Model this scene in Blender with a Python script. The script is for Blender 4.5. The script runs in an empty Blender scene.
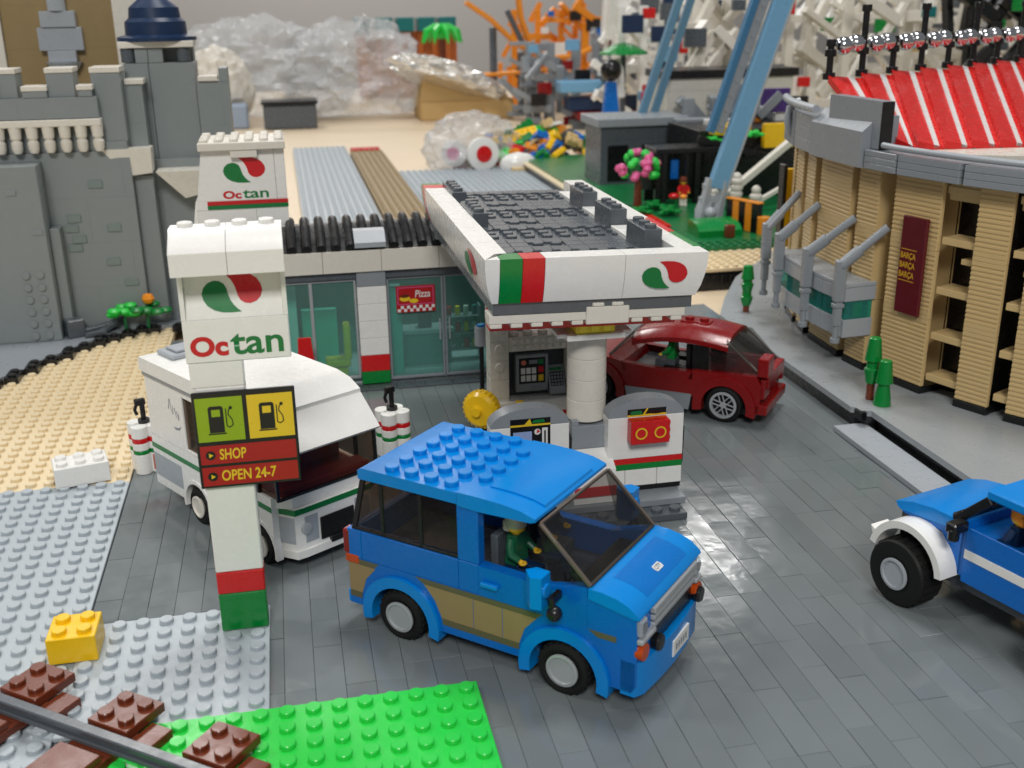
import bpy, bmesh, math, random
from mathutils import Vector, Matrix, noise
random.seed(7)
SC = bpy.context.scene
COL = SC.collection
R = math.radians
# 1 unit = one stud pitch of the toy bricks (8 mm)

# ------------------------------------------------------------------ materials
def lin(c):
    return tuple(((v/255)/12.92 if v/255 <= .04045 else ((v/255+.055)/1.055)**2.4) for v in c)
MATS = {}
def mat(name, rgb, rough=.27, kind='abs', spec=.5, metal=0., alpha=1., bump=.03):
    if name in MATS: return MATS[name]
    m = bpy.data.materials.new(name); m.use_nodes = True
    nt = m.node_tree; N = nt.nodes; L = nt.links
    b = N['Principled BSDF']; out = N['Material Output']
    c = lin(rgb)
    b.inputs['Roughness'].default_value = rough
    b.inputs['Specular IOR Level'].default_value = spec
    b.inputs['Metallic'].default_value = metal
    tc = N.new('ShaderNodeTexCoord')
    nz = N.new('ShaderNodeTexNoise'); nz.inputs['Scale'].default_value = 1.3; nz.inputs['Detail'].default_value = 5
    L.new(tc.outputs['Object'], nz.inputs['Vector'])
    # slight tone variation of moulded parts
    mx = N.new('ShaderNodeMix'); mx.data_type = 'RGBA'
    mx.inputs[6].default_value = (*[v*.965 for v in c], 1); mx.inputs[7].default_value = (*[min(1, v*1.03+.001) for v in c], 1)
    L.new(nz.outputs['Fac'], mx.inputs[0]); L.new(mx.outputs[2], b.inputs['Base Color'])
    # finger marks and dust in the gloss
    n2 = N.new('ShaderNodeTexNoise'); n2.inputs['Scale'].default_value = 1.7; n2.inputs['Detail'].default_value = 3
    L.new(tc.outputs['Object'], n2.inputs['Vector'])
    mr = N.new('ShaderNodeMapRange'); mr.inputs[1].default_value = .35; mr.inputs[2].default_value = .7
    mr.inputs[3].default_value = max(.03, rough-.03); mr.inputs[4].default_value = min(1, rough+.08)
    L.new(n2.outputs['Fac'], mr.inputs[0]); L.new(mr.outputs[0], b.inputs['Roughness'])
    if bump:
        bp = N.new('ShaderNodeBump'); bp.inputs['Strength'].default_value = bump; bp.inputs['Distance'].default_value = .4
        n3 = N.new('ShaderNodeTexNoise'); n3.inputs['Scale'].default_value = .9; n3.inputs['Detail'].default_value = 3
        L.new(tc.outputs['Object'], n3.inputs['Vector'])
        L.new(n3.outputs['Fac'], bp.inputs['Height']); L.new(bp.outputs[0], b.inputs['Normal'])
    if kind == 'glass':
        b.inputs['Specular IOR Level'].default_value = .8
        for l_ in list(b.inputs['Base Color'].links): L.remove(l_)
        b.inputs['Base Color'].default_value = (*[v*.07 for v in c], 1) if 'smoke' in name else (*c, 1)
        tr = N.new('ShaderNodeBsdfTransparent'); tr.inputs[0].default_value = (*c, 1)
        ms = N.new('ShaderNodeMixShader'); ms.inputs[0].default_value = alpha
        L.new(tr.outputs[0], ms.inputs[1]); L.new(b.outputs[0], ms.inputs[2]); L.new(ms.outputs[0], out.inputs['Surface'])
    MATS[name] = m
    return m

WHITE = mat('white plastic', (236, 235, 231), .24)
CREAM = mat('aged white plastic', (222, 217, 206), .28)
LBG = mat('light grey plastic', (164, 170, 176), .3)
BASEG = mat('light grey baseplate plastic', (172, 181, 187), .36)
MBG = mat('medium grey plastic', (140, 146, 152), .3)
DBG = mat('dark grey plastic', (84, 90, 96), .25)
CASTLE = mat('castle grey plastic', (133, 140, 141), .34)
BLACK = mat('black plastic', (18, 18, 20), .28)
RUBBER = mat('black tyre rubber', (20, 20, 20), .62, spec=.3)
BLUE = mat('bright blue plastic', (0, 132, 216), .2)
DKBLUE = mat('blue plastic', (0, 104, 194), .24)  # the same blue darkened, shade painted into vehicle sides; plain blue elsewhere
NAVY = mat('dark blue plastic', (18, 44, 78), .34)
AZURE = mat('medium azure plastic', (112, 164, 200), .3)
TAN = mat('tan plastic', (206, 178, 126), .34)
TANB = mat('tan baseplate plastic', (226, 207, 170), .42)
DTAN = mat('dark tan plastic', (150, 128, 88), .34)
OLIVE = mat('dark tan stripe', (96, 92, 66), .36)
RED = mat('red plastic', (206, 24, 26), .24)
DRED = mat('dark red plastic', (132, 14, 16), .22)
MAROON = mat('maroon panel', (92, 14, 26), .34)
GREEN = mat('green plastic', (0, 128, 52), .25)
LIME = mat('bright green plastic', (42, 206, 74), .3)
DGREEN = mat('dark green plastic', (20, 110, 60), .3)
YELLOW = mat('yellow plastic', (246, 198, 24), .25)
ORANGE = mat('orange plastic', (238, 146, 34), .28)
BROWN = mat('reddish brown plastic', (110, 50, 28), .27)
PINK = mat('pink plastic', (218, 92, 150), .3)
TEAL = mat('teal plastic', (24, 116, 118), .3)
SILVER = mat('flat silver plastic', (172, 176, 180), .34, metal=.2)
CHROME = mat('chrome plastic', (205, 205, 208), .12, metal=1.)
SMOKE = mat('smoke transparent plastic', (226, 225, 223), .05, 'glass', alpha=.16, bump=.01)
SMOKE2 = mat('dark smoke transparent plastic', (222, 212, 204), .07, 'glass', alpha=.16, bump=.01)
SHOPG = mat('tinted green shop glass', (206, 240, 234), .06, 'glass', alpha=.1, bump=.01)
TEALG = mat('teal transparent plastic', (96, 214, 206), .08, 'glass', alpha=.2, bump=.01)
CLEARG = mat('clear transparent plastic', (225, 230, 232), .08, 'glass', alpha=.4, bump=.01)
ORG = mat('orange transparent plastic', (188, 70, 14), .14)
TLRED = mat('red transparent plastic', (130, 10, 14), .14)
TYEL = mat('yellow transparent plastic', (245, 226, 40), .14)
SKIN = mat('yellow figure plastic', (240, 190, 50), .3)
PRN_R = mat('printed red', (200, 22, 30), .3, bump=0)
PRN_DR = mat('printed dark red', (170, 20, 26), .3, bump=0)
PRN_G = mat('printed green', (10, 118, 56), .3, bump=0)
PRN_K = mat('printed black', (16, 15, 18), .3, bump=0)
PRN_W = mat('printed white', (226, 226, 224), .3, bump=0)
PRN_Y = mat('printed yellow', (232, 196, 40), .3, bump=0)
PRN_L = mat('printed lime', (146, 174, 20), .3, bump=0)
PRN_GY = mat('printed grey', (128, 134, 144), .3, bump=0)
PRN_GOLD = mat('printed gold', (206, 158, 40), .35, bump=0)
CARD = mat('brown cardboard', (196, 164, 112), .7, spec=.2)
ROOFRED = mat('stand red plastic', (214, 34, 30), .24)

# ------------------------------------------------------------------ mesh builder
class M:
    def __init__(s): s.v = []; s.f = []; s.m = []
    def add(s, vs, fs, m=0, T=None):
        o = len(s.v)
        s.v += [tuple(T @ Vector(p)) if T else tuple(p) for p in vs]
        for f in fs: s.f.append(tuple(i+o for i in f)); s.m.append(m)
        return s
    def box(s, x0, x1, y0, y1, z0, z1, m=0, b=.035, T=None):
        if x1 < x0: x0, x1 = x1, x0
        if y1 < y0: y0, y1 = y1, y0
        if z1 < z0: z0, z1 = z1, z0
        b = min(b, .3*(x1-x0), .3*(y1-y0), .3*(z1-z0))
        vs = []; idx = {}
        X = (x0, x1); Y = (y0, y1); Z = (z0, z1)
        for i in (0, 1):
            for j in (0, 1):
                for k in (0, 1):
                    dx = b if i == 0 else -b; dy = b if j == 0 else -b; dz = b if k == 0 else -b
                    for a, p in enumerate(((X[i], Y[j]+dy, Z[k]+dz), (X[i]+dx, Y[j], Z[k]+dz), (X[i]+dx, Y[j]+dy, Z[k]))):
                        idx[i, j, k, a] = len(vs); vs.append(p)
        g = lambda i, j, k, a: idx[i, j, k, a]
        fs = []
        for i in (0, 1):
            q = [g(i, 0, 0, 0), g(i, 1, 0, 0), g(i, 1, 1, 0), g(i, 0, 1, 0)]; fs.append(q if i else q[::-1])
            q = [g(0, i, 0, 1), g(0, i, 1, 1), g(1, i, 1, 1), g(1, i, 0, 1)]; fs.append(q if i else q[::-1])
            q = [g(0, 0, i, 2), g(1, 0, i, 2), g(1, 1, i, 2), g(0, 1, i, 2)]; fs.append(q if i else q[::-1])
        for i in (0, 1):
            for j in (0, 1):
                q = [g(i, j, 0, 0), g(i, j, 0, 1), g(i, j, 1, 1), g(i, j, 1, 0)]; fs.append(q if i == j else q[::-1])
                q = [g(i, 0, j, 0), g(i, 0, j, 2), g(i, 1, j, 2), g(i, 1, j, 0)]; fs.append(q[::-1] if i == j else q)
                q = [g(0, i, j, 1), g(0, i, j, 2), g(1, i, j, 2), g(1, i, j, 1)]; fs.append(q if i == j else q[::-1])
                for k in (0, 1):
                    q = [g(i, j, k, 0), g(i, j, k, 1), g(i, j, k, 2)]; fs.append(q if (i+j+k) % 2 else q[::-1])
        return s.add(vs, fs, m, T)
    def cyl(s, c, r, h, ax='z', n=20, m=0, r2=None, b=.03, T=None):
        r2 = r if r2 is None else r2
        b = min(b, abs(h)*.3, r*.3, r2*.3) if b else 0
        prof = [(r-b, 0), (r, b), (r2, h-b), (r2-b, h)] if b else [(r, 0), (r2, h)]
        return s.lathe(c, prof, ax, n, m, T)
    def lathe(s, c, prof, ax='z', n=20, m=0, T=None, cap=True):
        vs = []; fs = []
        for (r, h) in prof:
            for k in range(n):
                a = 2*math.pi*k/n; p, q = r*math.cos(a), r*math.sin(a)
                v = {'z': (p, q, h), 'x': (h, p, q), 'y': (q, h, p)}[ax]
                vs.append((c[0]+v[0], c[1]+v[1], c[2]+v[2]))
        for i in range(len(prof)-1):
            for k in range(n):
                k2 = (k+1) % n
                fs.append((i*n+k, i*n+k2, (i+1)*n+k2, (i+1)*n+k))
        if cap:
            fs.append(tuple(range(n))[::-1]); e = (len(prof)-1)*n
            fs.append(tuple(range(e, e+n)))
        return s.add(vs, fs, m, T)
    def stud(s, x, y, z, n=16, m=0, T=None):
        return s.lathe((x, y, z), [(.305, -.02), (.305, .17), (.275, .205)], 'z', n, m, T)
    def studs(s, x0, nx, y0, ny, z, n=14, m=0):
        for i in range(nx):
            for j in range(ny): s.stud(x0+i, y0+j, z, n, m)
        return s
    def prism(s, poly, a0, a1, ax='y', m=0, T=None, b=0):
        # poly in the two other axes (x,z for y; y,z for x; x,y for z)
        n = len(poly)
        def P(p, a): return {'y': (p[0], a, p[1]), 'x': (a, p[0], p[1]), 'z': (p[0], p[1], a)}[ax]
        vs = [P(p, a0) for p in poly]+[P(p, a1) for p in poly]
        fs = [tuple(range(n)), tuple(range(2*n-1, n-1, -1))]
        for i in range(n): fs.append((i, n+i, n+(i+1) % n, (i+1) % n))
        return s.add(vs, fs, m, T)
    def tube(s, pts, r, n=10, m=0):
        pts = [Vector(p) for p in pts]
        vs = []; fs = []; up = None
        for i, p in enumerate(pts):
            t = (pts[min(i+1, len(pts)-1)]-pts[max(i-1, 0)]).normalized()
            if up is None: up = Vector((0, 0, 1)) if abs(t.z) < .9 else Vector((1, 0, 0))
            a = t.cross(up).normalized(); c = a.cross(t).normalized(); up = c
            rr = r[i] if isinstance(r, (list, tuple)) else r
            for k in range(n):
                th = 2*math.pi*k/n; q = p+a*math.cos(th)*rr+c*math.sin(th)*rr; vs.append(tuple(q))
        for i in range(len(pts)-1):
            for k in range(n):
                k2 = (k+1) % n; fs.append((i*n+k, i*n+k2, (i+1)*n+k2, (i+1)*n+k))
        fs.append(tuple(range(n))[::-1]); e = (len(pts)-1)*n; fs.append(tuple(range(e, e+n)))
        return s.add(vs, fs, m)
    def beam(s, p, q, w, h, m=0, b=.04, up=(0, 0, 1)):
        p = Vector(p); q = Vector(q); t = (q-p); l = t.length; t.normalize(); u = Vector(up)
        if abs(t.dot(u)) > .98: u = Vector((0, 1, 0))
        a = u.cross(t).normalized(); c = t.cross(a)
        T = Matrix(((t.x, a.x, c.x, p.x), (t.y, a.y, c.y, p.y), (t.z, a.z, c.z, p.z), (0, 0, 0, 1)))
        return s.box(0, l, -w/2, w/2, -h/2, h/2, m, b, T)
    def ball(s, c, rx, ry=None, rz=None, n=14, m=0):
        ry = rx if ry is None else ry; rz = rx if rz is None else rz
        vs = []; fs = []; h = n//2
        for i in range(1, h):
            a = math.pi*i/h
            for k in range(n):
                t = 2*math.pi*k/n
                vs.append((c[0]+rx*math.sin(a)*math.cos(t), c[1]+ry*math.sin(a)*math.sin(t), c[2]+rz*math.cos(a)))
        vs += [(c[0], c[1], c[2]+rz), (c[0], c[1], c[2]-rz)]; tp = len(vs)-2
        for i in range(h-2):
            for k in range(n):
                k2 = (k+1) % n; fs.append((i*n+k, (i+1)*n+k, (i+1)*n+k2, i*n+k2))
        for k in range(n):
            k2 = (k+1) % n; fs.append((tp, k, k2)); fs.append((tp+1, (h-2)*n+k2, (h-2)*n+k))
        return s.add(vs, fs, m)
    def brickwall(s, x0, x1, y0, y1, z0, z1, ax='x', h=1.2, l=2., m=0, gap=.006, bv=.018):
        # courses of bricks along ax, seams by hairline gaps
        nz = max(1, round((z1-z0)/h)); hh = (z1-z0)/nz; g = gap
        a0, a1 = (x0, x1) if ax == 'x' else (y0, y1)
        for k in range(nz):
            a = a0; first = True
            while a < a1-.05:
                ln = l*(.5 if first and k % 2 else 1); first = False
                e = min(a1, a+ln)
                if a1-e < .3: e = a1
                if ax == 'x': s.box(a+g, e-g, y0, y1, z0+k*hh+g, z0+(k+1)*hh-g, m, bv)
                else: s.box(x0, x1, a+g, e-g, z0+k*hh+g, z0+(k+1)*hh-g, m, bv)
                a = e
        return s
    def build(s, name, mats, parent=None, loc=None, rz=0, flat=False, angle=32):
        me = bpy.data.meshes.new(name)
        me.from_pydata(s.v, [], s.f)
        if not isinstance(mats, (list, tuple)): mats = [mats]
        for q in mats: me.materials.append(q)
        me.polygons.foreach_set('material_index', s.m)
        bm = bmesh.new(); bm.from_mesh(me); bmesh.ops.recalc_face_normals(bm, faces=bm.faces); bm.to_mesh(me); bm.free()
        if not flat:
            me.polygons.foreach_set('use_smooth', [True]*len(me.polygons)); me.set_sharp_from_angle(angle=R(angle))
        me.update()
        o = bpy.data.objects.new(name, me); COL.objects.link(o)
        if parent: o.parent = parent
        if loc: o.location = loc
        o.rotation_euler[2] = rz
        return o

def thing(name, label, cat, loc=(0, 0, 0), rz=0, group=None):
    o = bpy.data.objects.new(name, None); COL.objects.link(o); o.empty_display_size = .5
    o.location = loc; o.rotation_euler[2] = rz
    return tag(o, label, cat, group)
def tag(o, label, cat, group=None):
    o['label'] = label; o['category'] = cat
    if group: o['group'] = group
    return o
def struct(o): o['kind'] = 'structure'; return o

# flat prints ---------------------------------------------------------------
class Plane:
    def __init__(s, o, r, u):
        s.o = Vector(o); s.r = Vector(r).normalized(); s.u = Vector(u).normalized(); s.n = s.r.cross(s.u).normalized()
    def at(s, x, y, d=0.): return tuple(s.o+s.r*x+s.u*y+s.n*d)
def pprint(mb, pl, poly, d=.012, m=0, th=.008):
    n = len(poly)
    mb.add([pl.at(*p, d) for p in poly]+[pl.at(*p, d-th) for p in poly],
           [tuple(range(n))]+[(i, n+i, n+(i+1) % n, (i+1) % n) for i in range(n)], m)
def prect(mb, pl, x0, x1, y0, y1, d=.012, m=0): pprint(mb, pl, [(x0, y0), (x1, y0), (x1, y1), (x0, y1)], d, m)
def circ(cx, cy, r, n=20, ry=None): return [(cx+r*math.cos(2*math.pi*k/n), cy+(ry or r)*math.sin(2*math.pi*k/n)) for k in range(n)]
def text(name, s, pl, x0, x1, y0, y1, material, parent, d=.014, bold=.03, shear=0.):
    cu = bpy.data.curves.new(name, 'FONT'); cu.body = s; cu.offset = bold; cu.shear = shear; cu.resolution_u = 4; cu.fill_mode = 'FRONT'
    t = bpy.data.objects.new('tmp_text', cu); COL.objects.link(t)
    bpy.context.view_layer.update()
    me = bpy.data.meshes.new_from_object(t.evaluated_get(bpy.context.evaluated_depsgraph_get()))
    bpy.data.objects.remove(t)
    xs = [v.co.x for v in me.vertices]; ys = [v.co.y for v in me.vertices]
    ax, bx, ay, by = min(xs), max(xs), min(ys), max(ys)
    for v in me.vertices:
        v.co = Vector(pl.at(x0+(v.co.x-ax)/(bx-ax)*(x1-x0), y0+(v.co.y-ay)/(by-ay)*(y1-y0), d))
    me.materials.clear(); me.materials.append(material); me.name = name
    o = bpy.data.objects.new(name, me); COL.objects.link(o); o.parent = parent
    return o
DROP = [(-.27, .98), (.05, 1.0), (.35, .97), (.62, .85), (.84, .62), (.96, .32), (1.0, .02), (.93, -.28), (.78, -.5), (.58, -.6), (.4, -.56), (.26, -.42), (.18, -.2), (.14, .08), (.08, .36), (-.02, .62), (-.14, .82)]
def logo(pl, cx, cy, w, h, parent, name='emblem', d=.012):
    mb = M(); k = .22
    pts = lambda s: [(cx+s*p[0]*w/2-0*k, cy+s*p[1]*h/2) for p in DROP]
    pprint(mb, pl, pts(1), d, 0); pprint(mb, pl, pts(-1), d, 1)
    return mb.build(name, [PRN_R, PRN_G], parent, flat=True)
def octan(pl, x0, x1, y0, y1, parent):
    w = x1-x0
    o1 = text('lettering', 'Oc', pl, x0, x0+w*.405, y0, y1*.985+y0*.015, PRN_R, parent, bold=.042)
    o2 = text('lettering', 'tan', pl, x0+w*.43, x1, y0, y1*1.04-y0*.04, PRN_G, parent, bold=.018)
    return [o1, o2]

def arc_pts(cx, cz, r, a0, a1, n=14, rz=None):
    return [(cx+r*math.cos(R(a0+(a1-a0)*i/n)), cz+(rz or r)*math.sin(R(a0+(a1-a0)*i/n))) for i in range(n+1)]
def fender(mb, cx, cz, ro, ri, y0, y1, m=0, n=18, a0=-12, a1=192):
    o = arc_pts(cx, cz, ro, a0, a1, n); i = arc_pts(cx, cz, ri, a0, a1, n)
    vs = []; fs = []
    for k in range(n+1):
        vs += [(o[k][0], y0, o[k][1]), (o[k][0], y1, o[k][1]), (i[k][0], y1, i[k][1]), (i[k][0], y0, i[k][1])]
    for k in range(n):
        a = 4*k; b = a+4
        for j in range(4): fs.append((a+j, a+(j+1) % 4, b+(j+1) % 4, b+j))
    fs += [(0, 1, 2, 3), (4*n+3, 4*n+2, 4*n+1, 4*n)]
    mb.add(vs, fs, m)
def wheel(parent, x, y, z, r, w, side, rim=SILVER, style='plain', rr=.62, tread=True):
    # side: -1 outer face towards -y, +1 towards +y
    mb = M(); n = 48
    y0 = -w/2; prof = [(r*rr, y0+.08), (r*.82, y0), (r*.95, y0+.05), (r, y0+.16), (r, -y0-.16), (r*.95, -y0-.05), (r*.82, -y0), (r*rr, -y0-.08)]
    prof = [(r*rr*.98, .0)]+prof+[(r*rr*.98, .0)]; mb.lathe((x, y, z), prof, 'y', n, cap=False)
    if tread:
        for k in range(22):
            a = 2*math.pi*k/22
            T = Matrix.Translation((x, y, z)) @ Matrix.Rotation(a, 4, 'Y')
            mb.box(-r*.07, r*.07, -w*.36, w*.36, r*.96, r*1.035, 0, .02, T)
    t = mb.build('tyre', RUBBER, parent)
    rb = M(); f = y+side*(w/2-.02)
    if style == 'plain':
        prof = [(r*rr*1.0, 0), (r*rr*1.0, .07), (r*rr*.84, .09), (r*rr*.66, -.26), (r*rr*.36, -.34), (r*rr*.3, -.1), (.02, -.08)]
        rb.lathe((x, f, z), [(p, side*h) for p, h in prof], 'y', 28)
    elif style == 'deep':
        rb.lathe((x, f, z), [(p, side*h) for p, h in [(r*rr*1.02, 0), (r*rr*1.02, .08), (r*rr*.86, .1), (r*rr*.78, -.3), (r*rr*.62, -.42), (r*rr*.2, -.42), (r*rr*.18, -.3), (.02, -.3)]], 'y', 32)
    else:
        rb.lathe((x, f, z), [(r*rr*1.02, 0), (r*rr*1.02, side*.08), (r*rr*.84, side*.1), (r*rr*.82, -side*.1)], 'y', 32, cap=False)
        rb.cyl((x, min(f-.08, f+.0), z), r*rr*.24, .12, 'y', 16)
        for k in range(6):
            for dd in (-.13, .13):
                T = Matrix.Translation((x, f, z)) @ Matrix.Rotation(2*math.pi*k/6+.3, 4, 'Y')
                rb.box(dd-.035, dd+.035, -.05, .05, .1, r*rr*.86, 0, .015, T)
        bk = M(); bk.cyl((x, f-side*.2-.02, z), r*rr*.98, .04, 'y', 24); bk.build('hub_back', BLACK, t)
    rb.build('rim', rim, t)
    return t

def figure(label, loc, rz, torso, legs, hair, face=SKIN, hands=SKIN, sitting=True, s=1., group=None, haircol=None, cap=False):
    root = thing('toy_figure', label, 'toy figure', loc, rz, group)
    mb = M()
    # one continuous body mesh: legs, tapered torso, arms, neck and head (faces -x... looks along +x)
    mats = [legs, torso, face, hands]
    if sitting:
        mb.box(-.1, 1.1, -.46, -.02, 0, .5, 0); mb.box(-.1, 1.1, .02, .46, 0, .5, 0); mb.box(-.3, .35, -.48, .48, .05, .62, 0)
        z = .62
    else:
        mb.box(-.25, .25, -.46, -.02, 0, 1.1, 0); mb.box(-.25, .25, .02, .46, 0, 1.1, 0); mb.box(-.26, .26, -.48, .48, 1.05, 1.4, 0); mb.box(.2, .42, -.44, -.04, 0, .22, 0); mb.box(.2, .42, .04, .44, 0, .22, 0)
        z = 1.4
    T = [(-.27, -.5, z), (.27, -.5, z), (.27, .5, z), (-.27, .5, z), (-.22, -.36, z+1.25), (.22, -.36, z+1.25), (.22, .36, z+1.25), (-.22, .36, z+1.25)]
    mb.add(T, [(3, 2, 1, 0), (4, 5, 6, 7), (0, 1, 5, 4), (1, 2, 6, 5), (2, 3, 7, 6), (3, 0, 4, 7)], 1)
    for sd in (-1, 1):
        fw = .75 if sitting else .35
        mb.tube([(0, sd*.42, z+1.1), (.05, sd*.58, z+.85), (.15, sd*.66, z+.55), (.2+fw*.4, sd*.62, z+.35)], [.17, .19, .18, .15], 10, 1)
        mb.tube([(.2+fw*.4, sd*.62, z+.35), (.2+fw*.6, sd*.6, z+.3)], .1, 8, 3)
        mb.tube([(.2+fw*.6+.12*math.cos(a), sd*.6+.12*math.sin(a), z+.28) for a in [R(q) for q in range(-140, 141, 40)]], .06, 6, 3)
    mb.lathe((0, 0, z+1.25), [(.2, 0), (.22, .12), (.36, .16), (.4, .26), (.4, .7), (.35, .82), (.2, .86)], 'z', 20, 2)
    b = mb.build('body', mats, root)
    fm = M()
    for sd in (-1, 1): fm.ball((.385, sd*.13, z+1.8), .035, .05, .07, 8)
    fm.tube([(.385, -.13, z+1.58), (.405, 0, z+1.54), (.385, .13, z+1.58)], .02, 6)
    fm.build('face_print', PRN_K, root)
    if hair:
        hm = M()
        hm.lathe((-.03, 0, z+1.88), [(.46, -.28), (.47, .0), (.42, .22), (.25, .34), (.05, .37)], 'z', 18)
        if cap: hm.box(.3, .85, -.3, .3, z+1.86, z+1.95)
        else: hm.box(-.46, -.1, -.42, .42, z+1.35, z+1.9, 0, .1)
        hm.build('cap' if cap else 'hair', hair, root)
    root.scale = (s, s, s)
    return root
# ================================================================== SETTING
def plain(name, rgb, rough, scale=6., var=.12, spec=.4):
    m = mat(name, rgb, rough, spec=spec, bump=.02); return m
# table of pale wood
WOOD = bpy.data.materials.new('pale table wood'); WOOD.use_nodes = True
def wood_nodes(m):
    N = m.node_tree.nodes; L = m.node_tree.links; b = N['Principled BSDF']; b.inputs['Roughness'].default_value = .42
    tc = N.new('ShaderNodeTexCoord'); mp = N.new('ShaderNodeMapping'); mp.inputs['Scale'].default_value = (.03, .35, .35)
    nz = N.new('ShaderNodeTexNoise'); nz.inputs['Scale'].default_value = 2.; nz.inputs['Detail'].default_value = 7
    cr = N.new('ShaderNodeValToRGB'); cr.color_ramp.elements[0].color = (*lin((216, 194, 162)), 1); cr.color_ramp.elements[1].color = (*lin((232, 213, 184)), 1)
    L.new(tc.outputs['Object'], mp.inputs[0]); L.new(mp.outputs[0], nz.inputs['Vector']); L.new(nz.outputs['Fac'], cr.inputs[0]); L.new(cr.outputs[0], b.inputs['Base Color'])
wood_nodes(WOOD)
t = M().box(-150, 260, -90, 330, -4, -1, 0, .2).build('table_top', WOOD); tag(t, 'pale wooden table top that carries the whole brick display', 'table')
struct(t)
HALL = mat('hall floor lino', (120, 118, 112), .5)
HWALL = mat('hall wall paint', (176, 170, 166), .7)
struct(M().box(-1500, 1500, -900, 1200, -97, -95, 0, .1).build('floor', HALL))
struct(M().box(-1500, 1500, 760, 775, -95, 420, 0, .1).build('wall', HWALL))

# tiled pavement of bricks laid on their sides
PAVE = bpy.data.materials.new('dark grey pavement bricks'); PAVE.use_nodes = True
def pave_nodes(m):
    N = m.node_tree.nodes; L = m.node_tree.links; b = N['Principled BSDF']
    g = N.new('ShaderNodeNewGeometry'); tc = N.new('ShaderNodeTexCoord')
    nz = N.new('ShaderNodeTexNoise'); nz.inputs['Scale'].default_value = .35; nz.inputs['Detail'].default_value = 8; nz.inputs['Roughness'].default_value = .65
    L.new(tc.outputs['Object'], nz.inputs['Vector'])
    cr = N.new('ShaderNodeValToRGB'); cr.color_ramp.elements[0].color = (*lin((110, 117, 119)), 1); cr.color_ramp.elements[1].color = (*lin((118, 125, 127)), 1)
    L.new(g.outputs['Random Per Island'], cr.inputs[0])
    mx = N.new('ShaderNodeMix'); mx.data_type = 'RGBA'; mx.blend_type = 'MULTIPLY'; mx.inputs[0].default_value = .14
    c2 = N.new('ShaderNodeValToRGB'); c2.color_ramp.elements[0].position = .3; c2.color_ramp.elements[0].color = (.62, .62, .64, 1); c2.color_ramp.elements[1].position = .7; c2.color_ramp.elements[1].color = (1, 1, 1, 1)
    L.new(nz.outputs['Fac'], c2.inputs[0]); L.new(cr.outputs[0], mx.inputs[6]); L.new(c2.outputs[0], mx.inputs[7]); L.new(mx.outputs[2], b.inputs['Base Color'])
    n2 = N.new('ShaderNodeTexNoise'); n2.inputs['Scale'].default_value = .9; n2.inputs['Detail'].default_value = 9
    L.new(tc.outputs['Object'], n2.inputs['Vector'])
    mr = N.new('ShaderNodeMapRange'); mr.inputs[1].default_value = .3; mr.inputs[2].default_value = .72; mr.inputs[3].default_value = .07; mr.inputs[4].default_value = .2
    L.new(n2.outputs['Fac'], mr.inputs[0]); L.new(mr.outputs[0], b.inputs['Roughness'])
    n3 = N.new('ShaderNodeTexNoise'); n3.inputs['Scale'].default_value = 1.1; n3.inputs['Detail'].default_value = 2
    L.new(tc.outputs['Object'], n3.inputs['Vector'])
    bp = N.new('ShaderNodeBump'); bp.inputs['Strength'].default_value = .025; bp.inputs['Distance'].default_value = .4
    L.new(n3.outputs['Fac'], bp.inputs['Height']); L.new(bp.outputs[0], b.inputs['Normal'])
pave_nodes(PAVE)
mb = M(); W_ = 1.222; L_ = 4.06; x = -20.35; i = 0
while x < 25.0:
    y = -26+(0, 2.03, 1.02, 3.05)[(i*3+random.randint(0, 1)) % 4]-L_
    while y < 40.5:
        e = min(y+L_*(1 if random.random() < .8 else .5), 40.6)
        if e-y > .2:
            T = Matrix.Translation((x+W_/2, (y+e)/2, 0)) @ Matrix.Rotation(random.gauss(0, .006), 4, 'X') @ Matrix.Rotation(random.gauss(0, .007), 4, 'Y')
            mb.box(-W_/2+.006, W_/2-.006, -(e-y)/2+.004, (e-y)/2-.004, -.5, random.gauss(0, .004), 0, .016, T)
        y = e
    x += W_; i += 1
struct(mb.build('pavement', PAVE))
struct(M().box(-20.3, 25.0, -27, 40.4, -.99, -.45, 0, .02).build('pavement_base', BLACK))

def baseplate(name, label, x0, nx, y0, ny, z, m, th=.3, n=14, group=None, off=(0, 0)):
    mb = M().box(x0, x0+nx, y0, y0+ny, z-th, z, 0, .03).studs(x0+.5, nx, y0+.5, ny, z, n)
    o = mb.build(name, m); return tag(o, label, 'baseplate', group)
baseplate('grey_baseplate', 'large light grey studded baseplate along the left edge of the dark pavement', -36.4, 16, -20, 32, .1, BASEG, .6)
baseplate('grey_plate', 'light grey eight by eight plate under the foot of the price sign', -20.38, 8, -12.08, 8, .22, BASEG, .2)
baseplate('green_plate', 'bright green studded plate at the front edge below the van', -18.2, 14, -24.1, 12, .3, LIME, .28)
baseplate('tan_baseplate', 'sandy tan studded baseplate between the castle and the white camper', -44.4, 24, 12.02, 34, .1, TANB, .6, 12)
# loose bricks on the plates
def brick(name, label, nx, ny, h, loc, rz, m, cat='brick', group=None, studs=True):
    mb = M().box(-nx/2+.01, nx/2-.01, -ny/2+.01, ny/2-.01, 0, h, 0, .04)
    if studs: mb.studs(-nx/2+.5, nx, -ny/2+.5, ny, h, 18)
    o = mb.build(name, m, None, loc, R(rz)); return tag(o, label, cat, group)
brick('white_brick', 'white brick lying where the tan and light grey baseplates meet', 3, 2, 1.2, (-23.1, 12.75, .2), 14, WHITE)
brick('yellow_brick', 'yellow two by two brick on the light grey baseplate beside the rails', 2, 2, 1.2, (-20.4, -6.05, .24), 0, YELLOW)

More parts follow.
